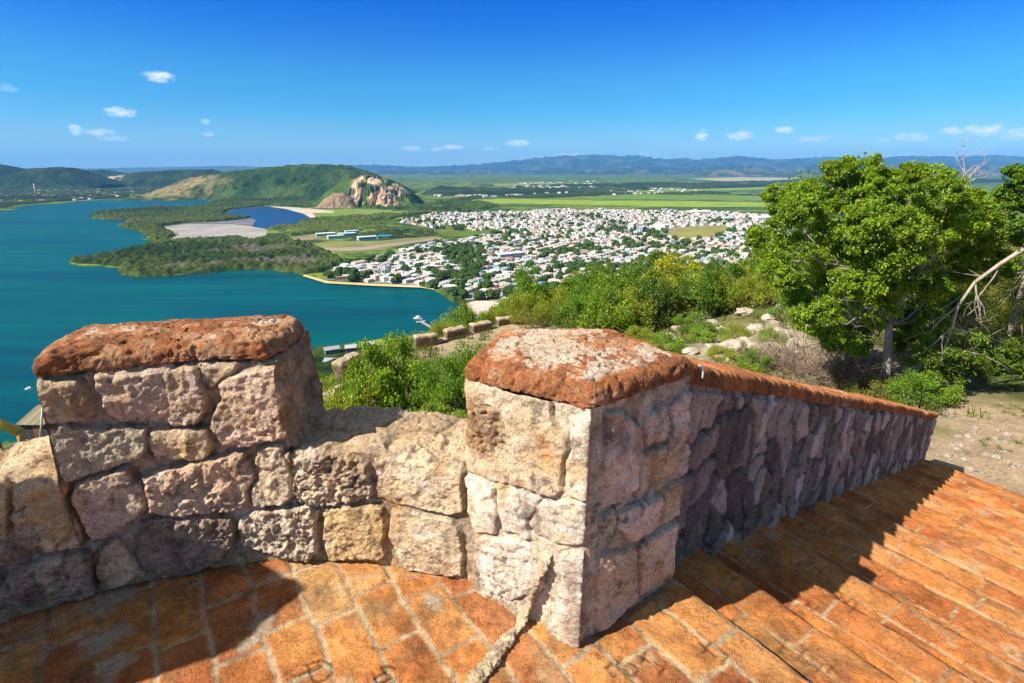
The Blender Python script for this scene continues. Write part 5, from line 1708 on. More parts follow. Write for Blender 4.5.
root = thing('dead_branch', 'long bleached dead branch slanting down from the right edge in front of the thicket', 'dead branch', tuple(gnd(12.0, 11.9)))
mb = MB()
GB = (.38, .32, .26)
main = [tp(1100, 212, 10.6), tp(1060, 232, 10.9), tp(1024, 249, 11.2), tp(1000, 264, 11.4), tp(975, 282, 11.6), tp(958, 306, 11.7), tp(952, 328, 11.8), tp(944, 350, 11.9), tp(928, 366, 12.0), tp(916, 376, 12.1)]
mb.tube(main, [.058, .054, .048, .041, .034, .028, .024, .02, .016, .01], 8, GB)
mb.build('limb', M['bark'], root, smooth=True)
mb = MB()
for i, e, L in ((5, (930, 344), .8), (6, (1006, 334), 1.4), (7, (985, 352), 1.1), (4, (962, 330), .9), (7, (960, 372), .8), (3, (985, 310), .8), (8, (905, 372), .5), (6, (925, 352), .7)):
    a, b_ = main[i], tp(e[0], e[1], 11.8 + rngn.uniform(-.3, .3))
    twig(mb, a, b_ - a, np.linalg.norm(b_ - a), .022, 2, rngn, GB)
mb.build('twig', M['bark'], root, smooth=True)

# dry brush between wall and tree
DBX = [(815, 374, 1.25, 'tangle of dry grey brown twigs behind the sloping wall, left of the big tree'), (852, 384, .95, 'heap of dry twigs close to the foot of the big tree'), (778, 370, .75, 'small dry twig bush among the pale rocks')]
for i, (px, py, s, lab) in enumerate(DBX):
    P = hit(px, py)
    mb = MB()
    for k in range(int(230 * s)):
        a = rngn.uniform(0, 6.28); r = s * math.sqrt(rngn.random()) * .95
        p0 = P + np.array([r * math.cos(a), r * math.sin(a) * .8, rngn.uniform(-.05, .25) * s])
        d = np.array([math.cos(a) * .8, math.sin(a) * .8, rngn.uniform(.15, 1.1)]) + rngn.normal(size=3) * .4
        c = np.array((.25, .185, .13)) * rngn.uniform(.45, 1.5)
        twig(mb, p0, d, s * rngn.uniform(.5, 1.0), .010, 1 if k % 3 else 2, rngn, tuple(c))
    tag(mb.build('dry_brush', M['bark'], smooth=True, loc=tuple(P)), lab, 'dry brush')
# twiggy litter on the path edge is part of the ground

# ---- rocks
def rock_mesh(seed, n=28):
    th = np.linspace(0, math.pi, n); ph = np.linspace(0, 2 * math.pi, 2 * n, endpoint=False)
    T, Ph = np.meshgrid(th, ph, indexing='ij')
    V = np.stack([np.sin(T) * np.cos(Ph), np.sin(T) * np.sin(Ph), np.cos(T)], -1).reshape(-1, 3)
    f1, f2, idn = worley2(V[:, :2] * 1.6 + V[:, 2:] * 1.1 + seed, seed)
    d = 1 + fbm(V + seed, 1.3, 4, seed) * .38 + fbm(V + seed, 4.5, 4, seed + 1) * .14 + (idn - .5) * .22
    V = V * d[:, None] * np.array([1, .8, .55])
    I, J = np.meshgrid(np.arange(n - 1), np.arange(2 * n), indexing='ij'); J2 = (J + 1) % (2 * n)
    F = np.stack([I * 2 * n + J, (I + 1) * 2 * n + J, (I + 1) * 2 * n + J2, I * 2 * n + J2], -1).reshape(-1, 4)
    C = np.array((.44, .365, .285)) * (1 + .35 * fbm(V, 3, 4, seed + 2)[:, None])
    return V, F, C


RK = [(756, 330, 22), (778, 338, 26), (730, 348, 26), (765, 366, 24), (710, 326, 20), (800, 344, 24), (745, 378, 20), (822, 348, 20), (655, 324, 22), (668, 340, 18), (646, 333, 13), (700, 320, 22), (722, 330, 14), (745, 313, 20), (792, 312, 28), (770, 318, 16), (748, 346, 24), (768, 352, 28), (735, 362, 20), (786, 346, 20), (812, 332, 22), (690, 352, 15), (716, 350, 18), (760, 368, 18), (678, 330, 12), (830, 318, 18), (725, 374, 15), (705, 366, 12), (800, 356, 16), (842, 340, 14)]
RKL = ['large', 'broad', 'small']
rm = [rock_mesh(s) for s in (1, 2, 3, 4)]
rmesh = [build_mesh('boulder', V, F, M['rock'], cols=C) for V, F, C in rm]
rng = random.Random(12)
for i, (px, py, w) in enumerate(RK):
    P = hit(px, py)
    if P is None: continue
    o = bpy.data.objects.new('boulder', rmesh[i % 4]); COL.objects.link(o)
    d = float((P - [0, 0, Z0]) @ CF); s = w * d / FPX * .55
    o.location = (P[0], P[1], P[2] + s * .05); o.rotation_euler = (rng.uniform(-.2, .2), rng.uniform(-.2, .2), rng.uniform(0, 6.28)); o.scale = (s, s, s * rng.uniform(.6, 1.0))
    if i == 14: tag(o, 'largest pale limestone rock, at the top of the rocky slope left of the big tree', 'rock')
    elif i == 8: tag(o, 'pale limestone rock under the yellow green crest tree', 'rock')
    else: tag(o, 'pale weathered limestone rock on the slope between crest scrub and stair wall', 'rock', 'pale rocks on the slope')
# loose stones by the end of the stairs
for i in range(34):
    px, py = rng.uniform(938, 1024), rng.uniform(418, 478)
    P = hit(px, py, 25)
    if P is None or (P[:2] @ NQ < q0 + NSTEP * PITCHQ + .15): continue
    o = bpy.data.objects.new('loose_stone', rmesh[i % 4]); COL.objects.link(o)
    s = rng.uniform(.03, .085)
    o.location = (P[0], P[1], P[2] + s * .1); o.rotation_euler = (0, 0, rng.uniform(0, 6.28)); o.scale = (s, s, s)
    tag(o, 'pale loose stone on the dirt at the foot of the stairs', 'stone', 'loose stones on the dirt path')

# ---- grass and weeds
def grass(name, label, pts, hgt, n_per, seed, col):
    rng = np.random.default_rng(seed)
    pts = np.asarray(pts)
    n = len(pts) * n_per
    base = np.repeat(pts, n_per, 0) + np.column_stack([rng.normal(size=(n, 2)) * hgt * .45, np.zeros(n)])
    ang = rng.random(n) * 6.28; lean = rng.random(n) * .7
    H = hgt * (.5 + .8 * rng.random(n))
    d = np.column_stack([np.cos(ang) * lean, np.sin(ang) * lean, np.ones(n)]) * H[:, None]
    w = np.column_stack([-np.sin(ang), np.cos(ang), np.zeros(n)]) * (hgt * .045 + .0025)
    V = np.stack([base - w, base + w, base + d * .6 + w * .6 + np.array([0, 0, 0]), base + d], 1).reshape(-1, 3)
    F = np.arange(4 * n).reshape(-1, 4)
    c = np.array(col) * (.6 + .8 * rng.random((n, 1)))
    c = np.where(rng.random((n, 1)) < .35, c * np.array((2.0, 1.35, 1.2)), c)
    o = mk(name, V, F, M['grass'], cols=np.repeat(c, 4, 0), smooth=False)
    tag(o, label, 'grass'); o['kind'] = 'stuff'


rng = np.random.default_rng(77)
gp = []
for i in range(6000):
    x, y = rng.uniform(-9, 24), rng.uniform(6, 36)
    if fbm(np.array([[x, y]]), .5, 3, 88)[0] < -.02: continue
    if (x - 11) ** 2 / 2.5 + (y - 7.6) ** 2 < 8 or (x > 10.6 and y < 15.5): continue
    gp.append((x, y))
gp = np.array(gp)
gp = np.column_stack([gp, terrain(gp) - .02])
grass('wild_grass', 'uneven green and straw coloured grass on the hill between the bushes', gp, .26, 16, 5, (.075, .105, .022))
gp = []
for i in range(420):
    P2_ = np.array([rng.uniform(6.6, 14), rng.uniform(6.4, 11)])
    if P2_ @ NQ < q0 + NSTEP * PITCHQ + .1: continue
    if fbm(P2_[None], .9, 3, 89)[0] > .18: gp.append(P2_)
gp = np.array(gp); gp = np.column_stack([gp, terrain(gp) - .01])
grass('weeds', 'thin patches of short green weeds on the dirt path', gp, .07, 26, 6, (.07, .11, .02))
# ------------------------------------------------------------------ lower rampart, shore, town
def rough_block(A, B, zb, zt_, thick, seed, n=26):
    """stone block standing along A-B, worn edges; A,B plan points, outside to the left of A->B"""
    A, B = np.array(A), np.array(B)
    L = np.linalg.norm(B - A); d = (B - A) / L; o_ = np.array([-d[1], d[0]])
    ss_ = np.linspace(0, L, n); per = [(s, 0.0) for s in ss_] + [(L, t) for t in np.linspace(0, thick, 10)[1:]] + [(s, thick) for s in ss_[::-1][1:]] + [(0.0, t) for t in np.linspace(thick, 0, 10)[1:-1]]
    per = np.array(per); m_ = len(per)
    zs = np.linspace(zb, zt_, 14)
    rows = [np.column_stack([A[0] + per[:, 0] * d[0] + per[:, 1] * o_[0], A[1] + per[:, 0] * d[1] + per[:, 1] * o_[1], np.full(m_, z)]) for z in zs]
    c0 = A + d * L / 2 + o_ * thick / 2
    for f in (.85, .6, .3, .02):
        q = rows[13].copy(); q[:, :2] = c0 + (q[:, :2] - c0) * f; q[:, 2] = zt_ + .02
        rows.append(q)
    V = np.array(rows); k = len(rows)
    P3 = V.reshape(-1, 3)
    ctr = np.array([c0[0], c0[1], (zb + zt_) / 2])
    dirn = P3 - ctr; dirn /= np.linalg.norm(dirn, axis=1, keepdims=True)
    P3 = P3 + dirn * (fbm(P3, 3.5, 4, seed) * .07 + fbm(P3, 11, 3, seed + 1) * .03)[:, None]
    I, J = np.meshgrid(np.arange(k - 1), np.arange(m_), indexing='ij'); J2 = (J + 1) % m_
    F = np.stack([I * m_ + J, I * m_ + J2, (I + 1) * m_ + J2, (I + 1) * m_ + J], -1).reshape(-1, 4)
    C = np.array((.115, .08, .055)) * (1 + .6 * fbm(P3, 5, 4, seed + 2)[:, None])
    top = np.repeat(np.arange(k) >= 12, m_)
    C = np.where(top[:, None], C * .4 + np.array((.36, .29, .21)) * .6, C)  # shade painted into the dark sides, sunlight into the paler tops
    return P3, F, np.clip(C, .02, .8)


TZ = Z0 - 8.6
rampart = thing('rampart_wall', 'lower rampart of separate weathered stone blocks curving along the sandy terrace', 'rampart', (-2, 27, TZ))
BL = [((343.4, 378.5), (363, 367), .86), ((416, 346.4), (437.8, 343.3), .60), ((447.6, 339.8), (467, 335.6), .58), ((474, 334), (492.8, 330.4), .60), ((499, 327.6), (515.6, 325.3), .60), ((521.4, 321.8), (536, 320), .58), ((540.8, 317.6), (554, 315.4), .56)]
for i, (a, b_, hgt) in enumerate(BL):
    A, B = onz(*a, TZ)[:2], onz(*b_, TZ)[:2]
    za = min(terrain([A])[0], terrain([B])[0])
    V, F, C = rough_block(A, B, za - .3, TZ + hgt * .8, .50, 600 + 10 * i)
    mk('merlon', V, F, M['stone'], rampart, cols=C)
# low kerb that ties the blocks together
ra_ = [onz(*a, TZ)[:2] for a in ((418, 346), (437, 343.4), (449, 339.6), (467, 335.8), (475, 334), (492, 330.6), (500, 327.6), (515, 325.4), (522, 321.8), (536, 320), (554, 315.4))]
Vk, Fk, Ck = [], [], []
for a, b_ in zip(ra_[:-1], ra_[1:]):
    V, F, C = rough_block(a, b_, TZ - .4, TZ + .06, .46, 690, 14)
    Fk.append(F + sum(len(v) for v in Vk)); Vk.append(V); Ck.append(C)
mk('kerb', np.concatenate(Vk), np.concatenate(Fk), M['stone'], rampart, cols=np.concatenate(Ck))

# hut, rail and rod below the left end of the parapet
HP = ony(37, 439, 40.0)
hut = thing('wooden_hut', 'small dark hut with a pale plank roof below the left end of the parapet', 'hut', (HP[0], HP[1], HP[2] - .2))
hx, hy, hz = HP
ax = np.array([CR[0], CR[1]])
m1 = MB()
W2, D2, H2 = 1.1, 1.0, 1.5
m1.box((hx, hy + D2, hz + H2 / 2 - .1), (2 * W2, 2 * D2, H2), 0, (.055, .05, .05))
for i in range(9): m1.box((hx - W2 + .15 + i * .24, hy - .012, hz + H2 / 2), (.21, .03, H2 - .2), 0, tuple(np.array((.07, .06, .055)) * (.7 + .6 * ((i * 37) % 10) / 10)))
m1.build('wall', M['wood'], hut)
m2 = MB()
for i in range(11):
    x = hx - W2 - .12 + i * .222
    q = [(x, hy - .25, hz + H2 - .08), (x + .205, hy - .25, hz + H2 - .08), (x + .205, hy + 2 * D2 + .2, hz + H2 + .6), (x, hy + 2 * D2 + .2, hz + H2 + .6)]
    t_ = (0, 0, .06)
    m2.add(q + [(v[0], v[1], v[2] + .05) for v in q], [(0, 3, 2, 1), (4, 5, 6, 7), (0, 1, 5, 4), (1, 2, 6, 5), (2, 3, 7, 6), (3, 0, 4, 7)], tuple(np.array((.22, .19, .12)) * (.7 + .5 * ((i * 53) % 10) / 10)))
m2.build('roof', M['wood'], hut)
m3 = MB()
m3.box((hx + .3, hy - .04, hz + .75), (.7, .05, 1.35), 0, (.16, .085, .05)); m3.build('door', M['wood'], hut)
m4 = MB()
m4.box((hx, hy + D2 * .9, hz - .5), (2 * W2 + .5, 2 * D2 + .7, .9), 0, (.30, .25, .2)); m4.build('stone_base', M['stone'], hut)
rl = thing('yellow_rail', 'yellow painted rail leaning down at the left edge below the parapet', 'railing', tuple(ony(16, 440, 36)))
m5 = MB(); a, b_ = ony(-40, 406, 36), ony(19, 432, 36)
m5.tube([a, b_], .34, 8, (.62, .36, .03)); m5.build('beam', M['metal'], rl, smooth=True)
m6 = MB(); m6.tube([b_ + [0, 0, .1], [b_[0], b_[1], terrain([b_[:2]])[0] - .3]], .22, 8, (.45, .22, .05)); m6.tube([a * .5 + b_ * .5, [(a[0] + b_[0]) / 2, 36, terrain([[(a[0] + b_[0]) / 2, 36]])[0] - .3]], .18, 8, (.2, .14, .06)); m6.build('post', M['metal'], rl, smooth=True)
rd = MB(); rd.tube([ony(43, 404, 38.5), ony(40.5, 437, 38.5)], .075, 6, (.6, .6, .58))
tag(rd.build('metal_rod', M['metal'], smooth=True), 'thin pale upright rod in front of the dark hut', 'rod')


# ---- boats and jetty
def boat(name, label, px, py, L, rz, hull=(.78, .78, .76), cabin=True, group=None):
    p = onz(px, py, 0.0)
    t = thing(name, label, 'boat', (p[0], p[1], 0), group)
    secs = [(-.5, .30, .75), (-.3, .36, .72), (0, .38, .72), (.25, .30, .80), (.42, .14, .95), (.5, .01, 1.05)]
    V, F = [], []
    for x, w, zt_ in secs:
        for (yy, z) in ((-w, zt_), (-w * .75, .1), (0, -.3), (w * .75, .1), (w, zt_), (w * .8, zt_ * .72), (-w * .8, zt_ * .72)):
            V.append((x * L, yy * L * .45 / .5 * .5, z * L / 7))
    for i in range(5):
        for j in range(7): F.append((i * 7 + j, (i + 1) * 7 + j, (i + 1) * 7 + (j + 1) % 7, i * 7 + (j + 1) % 7))
    F.append(tuple(range(6, -1, -1))); F.append(tuple(35 + j for j in range(7)))
    c, s = math.cos(rz), math.sin(rz)
    R_ = lambda V: np.array([(p[0] + x * c - y * s, p[1] + x * s + y * c, z) for x, y, z in V])
    mk('hull', R_(V), F, M['paint'], t, cols=np.tile(hull, (len(V), 1)), smooth=False)
    if cabin:
        mb = MB(); mb.box((0, 0, L * .2), (L * .34, L * .24, L * .16), 0, (.8, .8, .8)); mb.box((L * .02, 0, L * .29), (L * .42, L * .28, L * .025), 0, (.82, .82, .82))
        mk('cabin', R_(mb.V), mb.F, M['paint'], t, cols=np.array(mb.C), smooth=False)
        mb = MB(); mb.box((L * .175, 0, L * .215), (L * .01, L * .2, L * .08), 0, (.03, .05, .07)); mb.box((0, -L * .121, L * .215), (L * .26, L * .008, L * .07), 0, (.03, .05, .07)); mb.box((0, L * .121, L * .215), (L * .26, L * .008, L * .07), 0, (.03, .05, .07))
        mk('window', R_(mb.V), mb.F, M['metal'], t, cols=np.array(mb.C), smooth=False)
    return t


boat('motor_boat', 'largest white boat with a cabin, moored at the wooden jetty', 418, 319, 9.5, -.35)
boat('small_boat', 'small white boat beside the shore bushes, right of the jetty', 450.5, 321, 4.6, .3, cabin=False)
boat('motor_boat', 'white boat with a dark window nearest the stone plaza', 460, 324, 6.5, .1)
boat('small_boat', 'tiny open boat alone on the water by the plaza wall', 465.5, 312.6, 4.5, .0, cabin=False)
boat('small_boat', 'white boat alone on the bay to the left of the merlon, above the hut', 29, 389.5, 5.2, .1, hull=(.75, .77, .8))
jt = thing('jetty', 'grey wooden jetty reaching from the bushes to the white boat', 'jetty', tuple(onz(434, 325, 0)))
a, b_ = onz(420, 321, 1.0), onz(441, 333, 1.0)
d = (b_ - a)[:2]; L = np.linalg.norm(d); d /= L
mb = MB(); mb.box(((a[0] + b_[0]) / 2, (a[1] + b_[1]) / 2, 1.0), (L, 3.0, .25), math.atan2(d[1], d[0]), (.30, .26, .23)); mb.box((a[0] + d[0] * 2, a[1] + d[1] * 2, 1.0), (4, 9, .24), math.atan2(d[1], d[0]), (.33, .29, .26))
mb.build('deck', M['wood'], jt)
for i in range(6):
    for sg in (-1, 1):
        mb = MB(); q = a[:2] + d * L * (i + .2) / 6 + np.array([-d[1], d[0]]) * sg * 1.35
        mb.tube([(q[0], q[1], -1.5), (q[0], q[1], 1.6)], .16, 6, (.2, .17, .15)); mb.build('pile', M['wood'], jt)

# ---- houses
rng = random.Random(99)
WALLC = [(.62, .58, .52), (.66, .63, .58), (.55, .50, .44), (.60, .47, .38), (.48, .55, .58), (.62, .55, .36), (.58, .46, .44), (.46, .55, .48), (.68, .66, .63)]


def house_geo(mb, x, y, z, w, d, h, rz, wall, roof, seed, detail=True):
    r = random.Random(seed)
    ca, sa = math.cos(rz), math.sin(rz)
    def L(px, py): return (x + px * ca - py * sa, y + px * sa + py * ca)
    q = L(0, 0); mb.box((q[0], q[1], z + h / 2 - .4), (w, d, h + .8), rz, wall)
    mb.box((q[0], q[1], z + h + .14), (w + .7, d + .7, .28), rz, roof)
    if detail:
        # carport on one side, windows and a door facing the street, water tank on the roof
        s = r.choice((-1, 1))
        if r.random() < .65:
            cw, cd = w * .36, d * .8
            q = L(s * (w / 2 + cw / 2 + .36), -d * .06); mb.box((q[0], q[1], z + h * .86), (cw, cd, .22), rz, tuple(np.array(roof) * .92))
            for yy in (-1, 1):
                q = L(s * (w / 2 + cw - .2), -d * .06 + yy * cd * .45); mb.box((q[0], q[1], z + h * .40), (.25, .25, h * .86), rz, wall)
        for yy in (-1, 1):
            for k in (-.30, .02, .32):
                if r.random() < .85:
                    q = L(k * w, yy * (d / 2 + .01)); dr = r.random() < .3
                    mb.box((q[0], q[1], z + (1.05 if dr else h * .55)), (1.0 if dr else 1.5, .14, 2.1 if dr else 1.2), rz, (.05, .055, .06) if not dr else (.16, .09, .05))
        for xx in (-1, 1):
            q = L(xx * (w / 2 + .01), .1 * d); mb.box((q[0], q[1], z + h * .55), (.14, 1.3, 1.1), rz, (.05, .055, .06))
        if r.random() < .35:
            q = L(r.uniform(-.3, .3) * w, r.uniform(-.3, .3) * d); mb.box((q[0], q[1], z + h + .8), (1.5, 1.5, 1.1), rz, (.5, .5, .48))


TOWN = np.array([(324, 277), (334, 270), (348, 264), (382, 253.5), (430, 245), (478, 237.5), (504, 229), (478, 231), (440, 229.6), (398, 222), (412, 217), (436, 213.2), (476, 213), (512, 211.5), (560, 209), (640, 210), (700, 211), (768, 215), (800, 222), (812, 236), (780, 248), (752, 262), (700, 272), (660, 282), (628, 292), (590, 299), (548, 301), (505, 304), (492, 301), (480, 299), (462, 300), (444, 290), (430, 285.5), (374, 282.6), (330, 279)], float)
tw = np.array([onz(x, y, 1.5)[:2] for x, y in TOWN])
field([tuple(p) for p in tw], (.235, .205, .165), 1.35, 'town_ground', pix=False)
UX = np.array([159, 234.]); UX /= np.linalg.norm(UX); UY = np.array([-UX[1], UX[0]])
GRZ = math.atan2(UX[1], UX[0])
OPEN = [np.array([onz(x, y, 1.5)[:2] for x, y in q]) for q in ([(664, 236), (672, 228), (690, 226.4), (724, 225.4), (731, 229), (716, 236.5), (680, 240)], [(424, 289), (462, 302), (470, 299), (436, 285)], [(330, 250), (440, 238), (480, 238), (470, 235), (380, 240)], [(466, 303), (500, 300), (504, 306), (474, 321)])]
c0 = tw.mean(0)
uv = np.column_stack([(tw - c0) @ UX, (tw - c0) @ UY])
hs = []
u0, u1, v0, v1 = uv[:, 0].min(), uv[:, 0].max(), uv[:, 1].min(), uv[:, 1].max()
v = v0; ri = 0
while v < v1:
    u = u0 + rng.uniform(0, 6)
    while u < u1:
        w = rng.uniform(7.0, 11.5)
        hs.append((u + w / 2, v + rng.uniform(-1.2, 1.2), w, rng.uniform(7.5, 11.0), ri))
        u += w + rng.uniform(2.0, 6.5) + (10 if rng.random() < .12 else 0)
    v += 13.2 if ri % 2 == 0 else 20.0
    ri += 1
hs = np.array(hs)
XYh = c0 + hs[:, 0:1] * UX + hs[:, 1:2] * UY
# streets bend a little
XYh = XYh + np.column_stack([fbm(XYh, .004, 2, 901), fbm(XYh, .004, 2, 902)]) * 26
ok = poly_sd(XYh, tw) > 3
for q in OPEN: ok &= poly_sd(XYh, q) < -4
green = fbm(XYh, .013, 3, 903)
ok &= green < .22
rs_ = np.random.default_rng(4)
ok &= (np.hypot(XYh[:, 0], XYh[:, 1]) < 1050) | (rs_.random(len(ok)) < .72)
hs, XYh = hs[ok], XYh[ok]
ROOFC = {'white': [(.56, .54, .50), (.48, .46, .42), (.64, .62, .58), (.40, .38, .35), (.52, .48, .42)], 'grey': [(.38, .37, .35), (.30, .29, .28), (.44, .41, .38)], 'red': [(.42, .13, .08), (.38, .17, .10)], 'blue': [(.12, .28, .50), (.16, .38, .44)], 'tan': [(.48, .36, .26), (.52, .42, .32)]}
HL = {'white': 'small low house with a flat white roof in the crowded coastal town', 'grey': 'small low house with a flat grey roof in the crowded coastal town', 'red': 'small low house with a red roof in the crowded coastal town',
      'blue': 'small low house with a blue roof in the crowded coastal town', 'tan': 'small low house with a tan roof in the crowded coastal town'}
dist = np.hypot(XYh[:, 0], XYh[:, 1])
order = np.argsort(dist)
variants = {}
for kind in ROOFC:
    for k in range(5 if kind == 'white' else 2):
        mb = MB()
        wl = rng.choice(WALLC)
        house_geo(mb, 0, 0, 0, 10.5, 10, rng.choice((3.2, 3.4, 3.6, 6.2)), 0, wl, rng.choice(ROOFC[kind]), rng.randrange(9999))
        variants.setdefault(kind, []).append(build_mesh('house', np.array(mb.V), mb.F, M['paint'], cols=np.array(mb.C), smooth=False))
rest = MB()
NIND = 0
for oi in order:
    x, y = XYh[oi]
    kind = rng.choices(['white', 'grey', 'red', 'blue', 'tan'], [.56, .20, .05, .04, .15])[0]
    w, d = hs[oi, 2], hs[oi, 3]
    rz = GRZ + rng.choice((0, math.pi)) + rng.uniform(-.04, .04)
    if NIND < 292:
        o = bpy.data.objects.new('house', rng.choice(variants[kind])); COL.objects.link(o)
        o.location = (x, y, 1.4); o.rotation_euler = (0, 0, rz); o.scale = (w / 10.5, d / 10, rng.uniform(.9, 1.15))
        tag(o, HL[kind], 'house', 'houses of the coastal town')
        NIND += 1
    else:
        h = rng.choice((3.2, 3.4, 3.6, 3.6, 6.4))
        house_geo(rest, x, y, 1.4, w, d, h, rz, rng.choice(WALLC), rng.choice(ROOFC[kind]), rng.randrange(99999), detail=dist[oi] < 1100)
print('houses', len(hs))
o = tag(rest.build('town_houses', M['paint'], loc=(0, 0, 0)), 'mass of small white houses filling the far part of the coastal town', 'houses'); o['kind'] = 'stuff'

# hamlets further off: across the bay and on the plain
far = MB()
def hamlet(poly, n, zf, seed, sz=(9, 16)):
    r = random.Random(seed)
    P = np.array(poly, float); lo, hi = P.min(0), P.max(0)
    k = 0
    while k < n:
        px, py = r.uniform(lo[0], hi[0]), r.uniform(lo[1], hi[1])
        if poly_sd(np.array([[px, py]]), P)[0] < 0: continue
        k += 1
        p = zf(px, py)
        w = r.uniform(*sz)
        house_geo(far, p[0], p[1], p[2], w, w * .85, r.uniform(3.5, 8), r.uniform(0, 3), r.choice(WALLC), r.choice(ROOFC['white'] + ROOFC['tan'][:1] + ROOFC['red'][:1]), r.randrange(999), False)


hamlet([(-20, 203), (0, 187), (40, 185), (70, 188), (100, 191), (100, 199), (60, 201.5), (20, 203)], 280, lambda x, y: onz(x, y, 2), 1, (10, 22))
hamlet([(70, 190), (110, 184.5), (160, 187), (200, 191), (206, 196), (150, 198), (90, 197)], 110, lambda x, y: onz(x, y, 4), 2, (9, 20))
hamlet([(430, 196), (470, 189), (520, 187.5), (600, 188), (580, 192), (520, 196), (470, 198)], 150, lambda x, y: onz(x, y, 2), 3, (14, 30))
hamlet([(500, 190), (520, 183), (600, 181), (600, 186), (560, 189)], 60, lambda x, y: onz(x, y, 2), 4, (20, 45))
hamlet([(600, 190), (660, 188), (700, 190), (660, 194), (610, 195)], 40, lambda x, y: onz(x, y, 2), 5, (12, 26))
o = tag(far.build('far_houses', M['paint'], loc=(0, 0, 0)), 'scattered pale hamlets far away across the bay and on the plain', 'houses'); o['kind'] = 'stuff'


def building(name, label, px, py, w, d, h, rz, wall, roof, storeys=2, bays=6, cat='building', group=None, z=1.4, pitched=False):
    p = onz(px, py, z)
    t = thing(name, label, cat, (p[0], p[1], z), group)
    ca, sa = math.cos(rz), math.sin(rz)
    L = lambda a, b_: (p[0] + a * ca - b_ * sa, p[1] + a * sa + b_ * ca)
    mb = MB(); mb.box((p[0], p[1], z + h / 2 - .4), (w, d, h + .8), rz, wall); mb.build('wall', M['paint'], t)
    mb = MB()
    if pitched:
        V = [(*L(a * (w / 2 + .5), b_ * (d / 2 + .5)), z + h + .05) for a, b_ in ((-1, -1), (1, -1), (1, 1), (-1, 1))] + [(*L(-w / 2 - .5, 0), z + h + d * .22), (*L(w / 2 + .5, 0), z + h + d * .22)]
        mb.add(V, [(0, 1, 5, 4), (2, 3, 4, 5), (0, 4, 3), (1, 2, 5), (0, 3, 2, 1)], roof)
    else:
        mb.box((p[0], p[1], z + h + .2), (w + .8, d + .8, .4), rz, roof)
        for sg in (-1, 1):
            q = L(0, sg * d / 2); mb.box((q[0], q[1], z + h + .65), (w + .8, .3, .5), rz, roof)
    mb.build('roof', M['paint'], t)
    for s in range(storeys):
        zz_ = z + h * (s + .55) / storeys
        for sg in (-1, 1):
            for k in range(bays):
                q = L((-.5 + (k + .5) / bays) * w, sg * (d / 2 + .02)); mb = MB(); mb.box((q[0], q[1], zz_), (w / bays * .55, .2, h / storeys * .42), rz, (.05, .06, .07)); mb.build('window', M['paint'], t)
        for sg in (-1, 1):
            for k in range(max(1, bays // 3)):
                q = L(sg * (w / 2 + .02), (-.5 + (k + .5) / max(1, bays // 3)) * d); mb = MB(); mb.box((q[0], q[1], zz_), (.2, d / max(1, bays // 3) * .4, h / storeys * .42), rz, (.05, .06, .07)); mb.build('window', M['paint'], t)
    return t


W_, CRM = (.74, .72, .69), (.62, .56, .48)
building('long_hall', 'long grey sided hall with a white roof in the middle of the town', 510, 258, 46, 16, 8, math.atan2(.53, .85), (.40, .42, .45), W_, 2, 10)
building('apartment_block', 'tall white apartment block left of the sports field, behind the others', 632, 229, 22, 14, 13, GRZ, (.52, .55, .58), W_, 4, 6)
building('apartment_block', 'white apartment block left of the sports field, largest of the three', 661, 229.5, 34, 16, 12, GRZ + 1.2, W_, W_, 4, 8)
building('apartment_block', 'blue grey apartment block just left of the sports field, in front of the white ones', 641, 232, 20, 14, 12, GRZ, (.26, .33, .42), (.5, .52, .54), 4, 6)
building('warehouse', 'wide white warehouse at the right edge of the town under the tree branches', 768, 220, 92, 40, 9, .15, W_, (.78, .77, .75), 1, 12)
building('warehouse', 'white warehouse beyond the sports field', 700, 214, 70, 36, 9, .1, CRM, W_, 1, 9)
building('yellow_building', 'pale building with a yellow wall near the shore road', 450, 291, 16, 11, 6, .2, (.68, .52, .10), W_, 2, 4)
building('red_roofed_house', 'house with a red roof in the middle of the town', 560, 270, 20, 12, 5, GRZ, (.6, .5, .45), (.42, .10, .07), 1, 5, pitched=True)
building('red_roofed_house', 'house with an orange red roof below the larger red roof', 574, 277, 15, 10, 4.5, GRZ, (.6, .5, .45), (.46, .15, .08), 1, 4, pitched=True)
building('red_roofed_house', 'red roofed house at the town edge next to the hill scrub', 618, 287, 13, 9, 4.5, GRZ, (.6, .5, .45), (.44, .14, .09), 1, 4, pitched=True)
building('blue_house', 'bright blue walled house in the upper middle of the town', 535, 245, 17, 12, 6, GRZ, (.10, .22, .48), (.45, .5, .55), 2, 4)
building('pink_building', 'pink walled building on the sea front near the left end of the town', 346, 279.5, 24, 12, 5, .25, (.62, .38, .34), (.55, .42, .38), 1, 6)
building('white_villa', 'white building with a blue grey roof on the sea front, right of the pink one', 394, 281, 18, 11, 5, .1, W_, (.36, .40, .46), 1, 5)
for i, (px, py, w, d, rc, lab) in enumerate(((326, 236, 40, 16, (.66, .70, .68), 'long pale school building left of the others on the grass'), (336, 238.5, 34, 14, (.60, .68, .66), 'pale school building in front of the long one on the grass'),
                                             (347, 236, 36, 15, (.70, .72, .70), 'pale school building in the middle of the group on the grass'), (368, 239.5, 42, 15, (.66, .70, .68), 'pale green roofed school building nearest the dirt track'),
                                             (384, 238.6, 30, 18, (.04, .30, .42), 'school building with a bright teal roof at the right of its group'), (352, 233.5, 30, 13, (.56, .64, .62), 'pale school building behind the rest of its group'))):
    building('school_building', lab, px, py, w, d, 6, .45 + .1 * (i % 2), (.42, .52, .50), rc, 1, 8, group='school buildings on the grass')
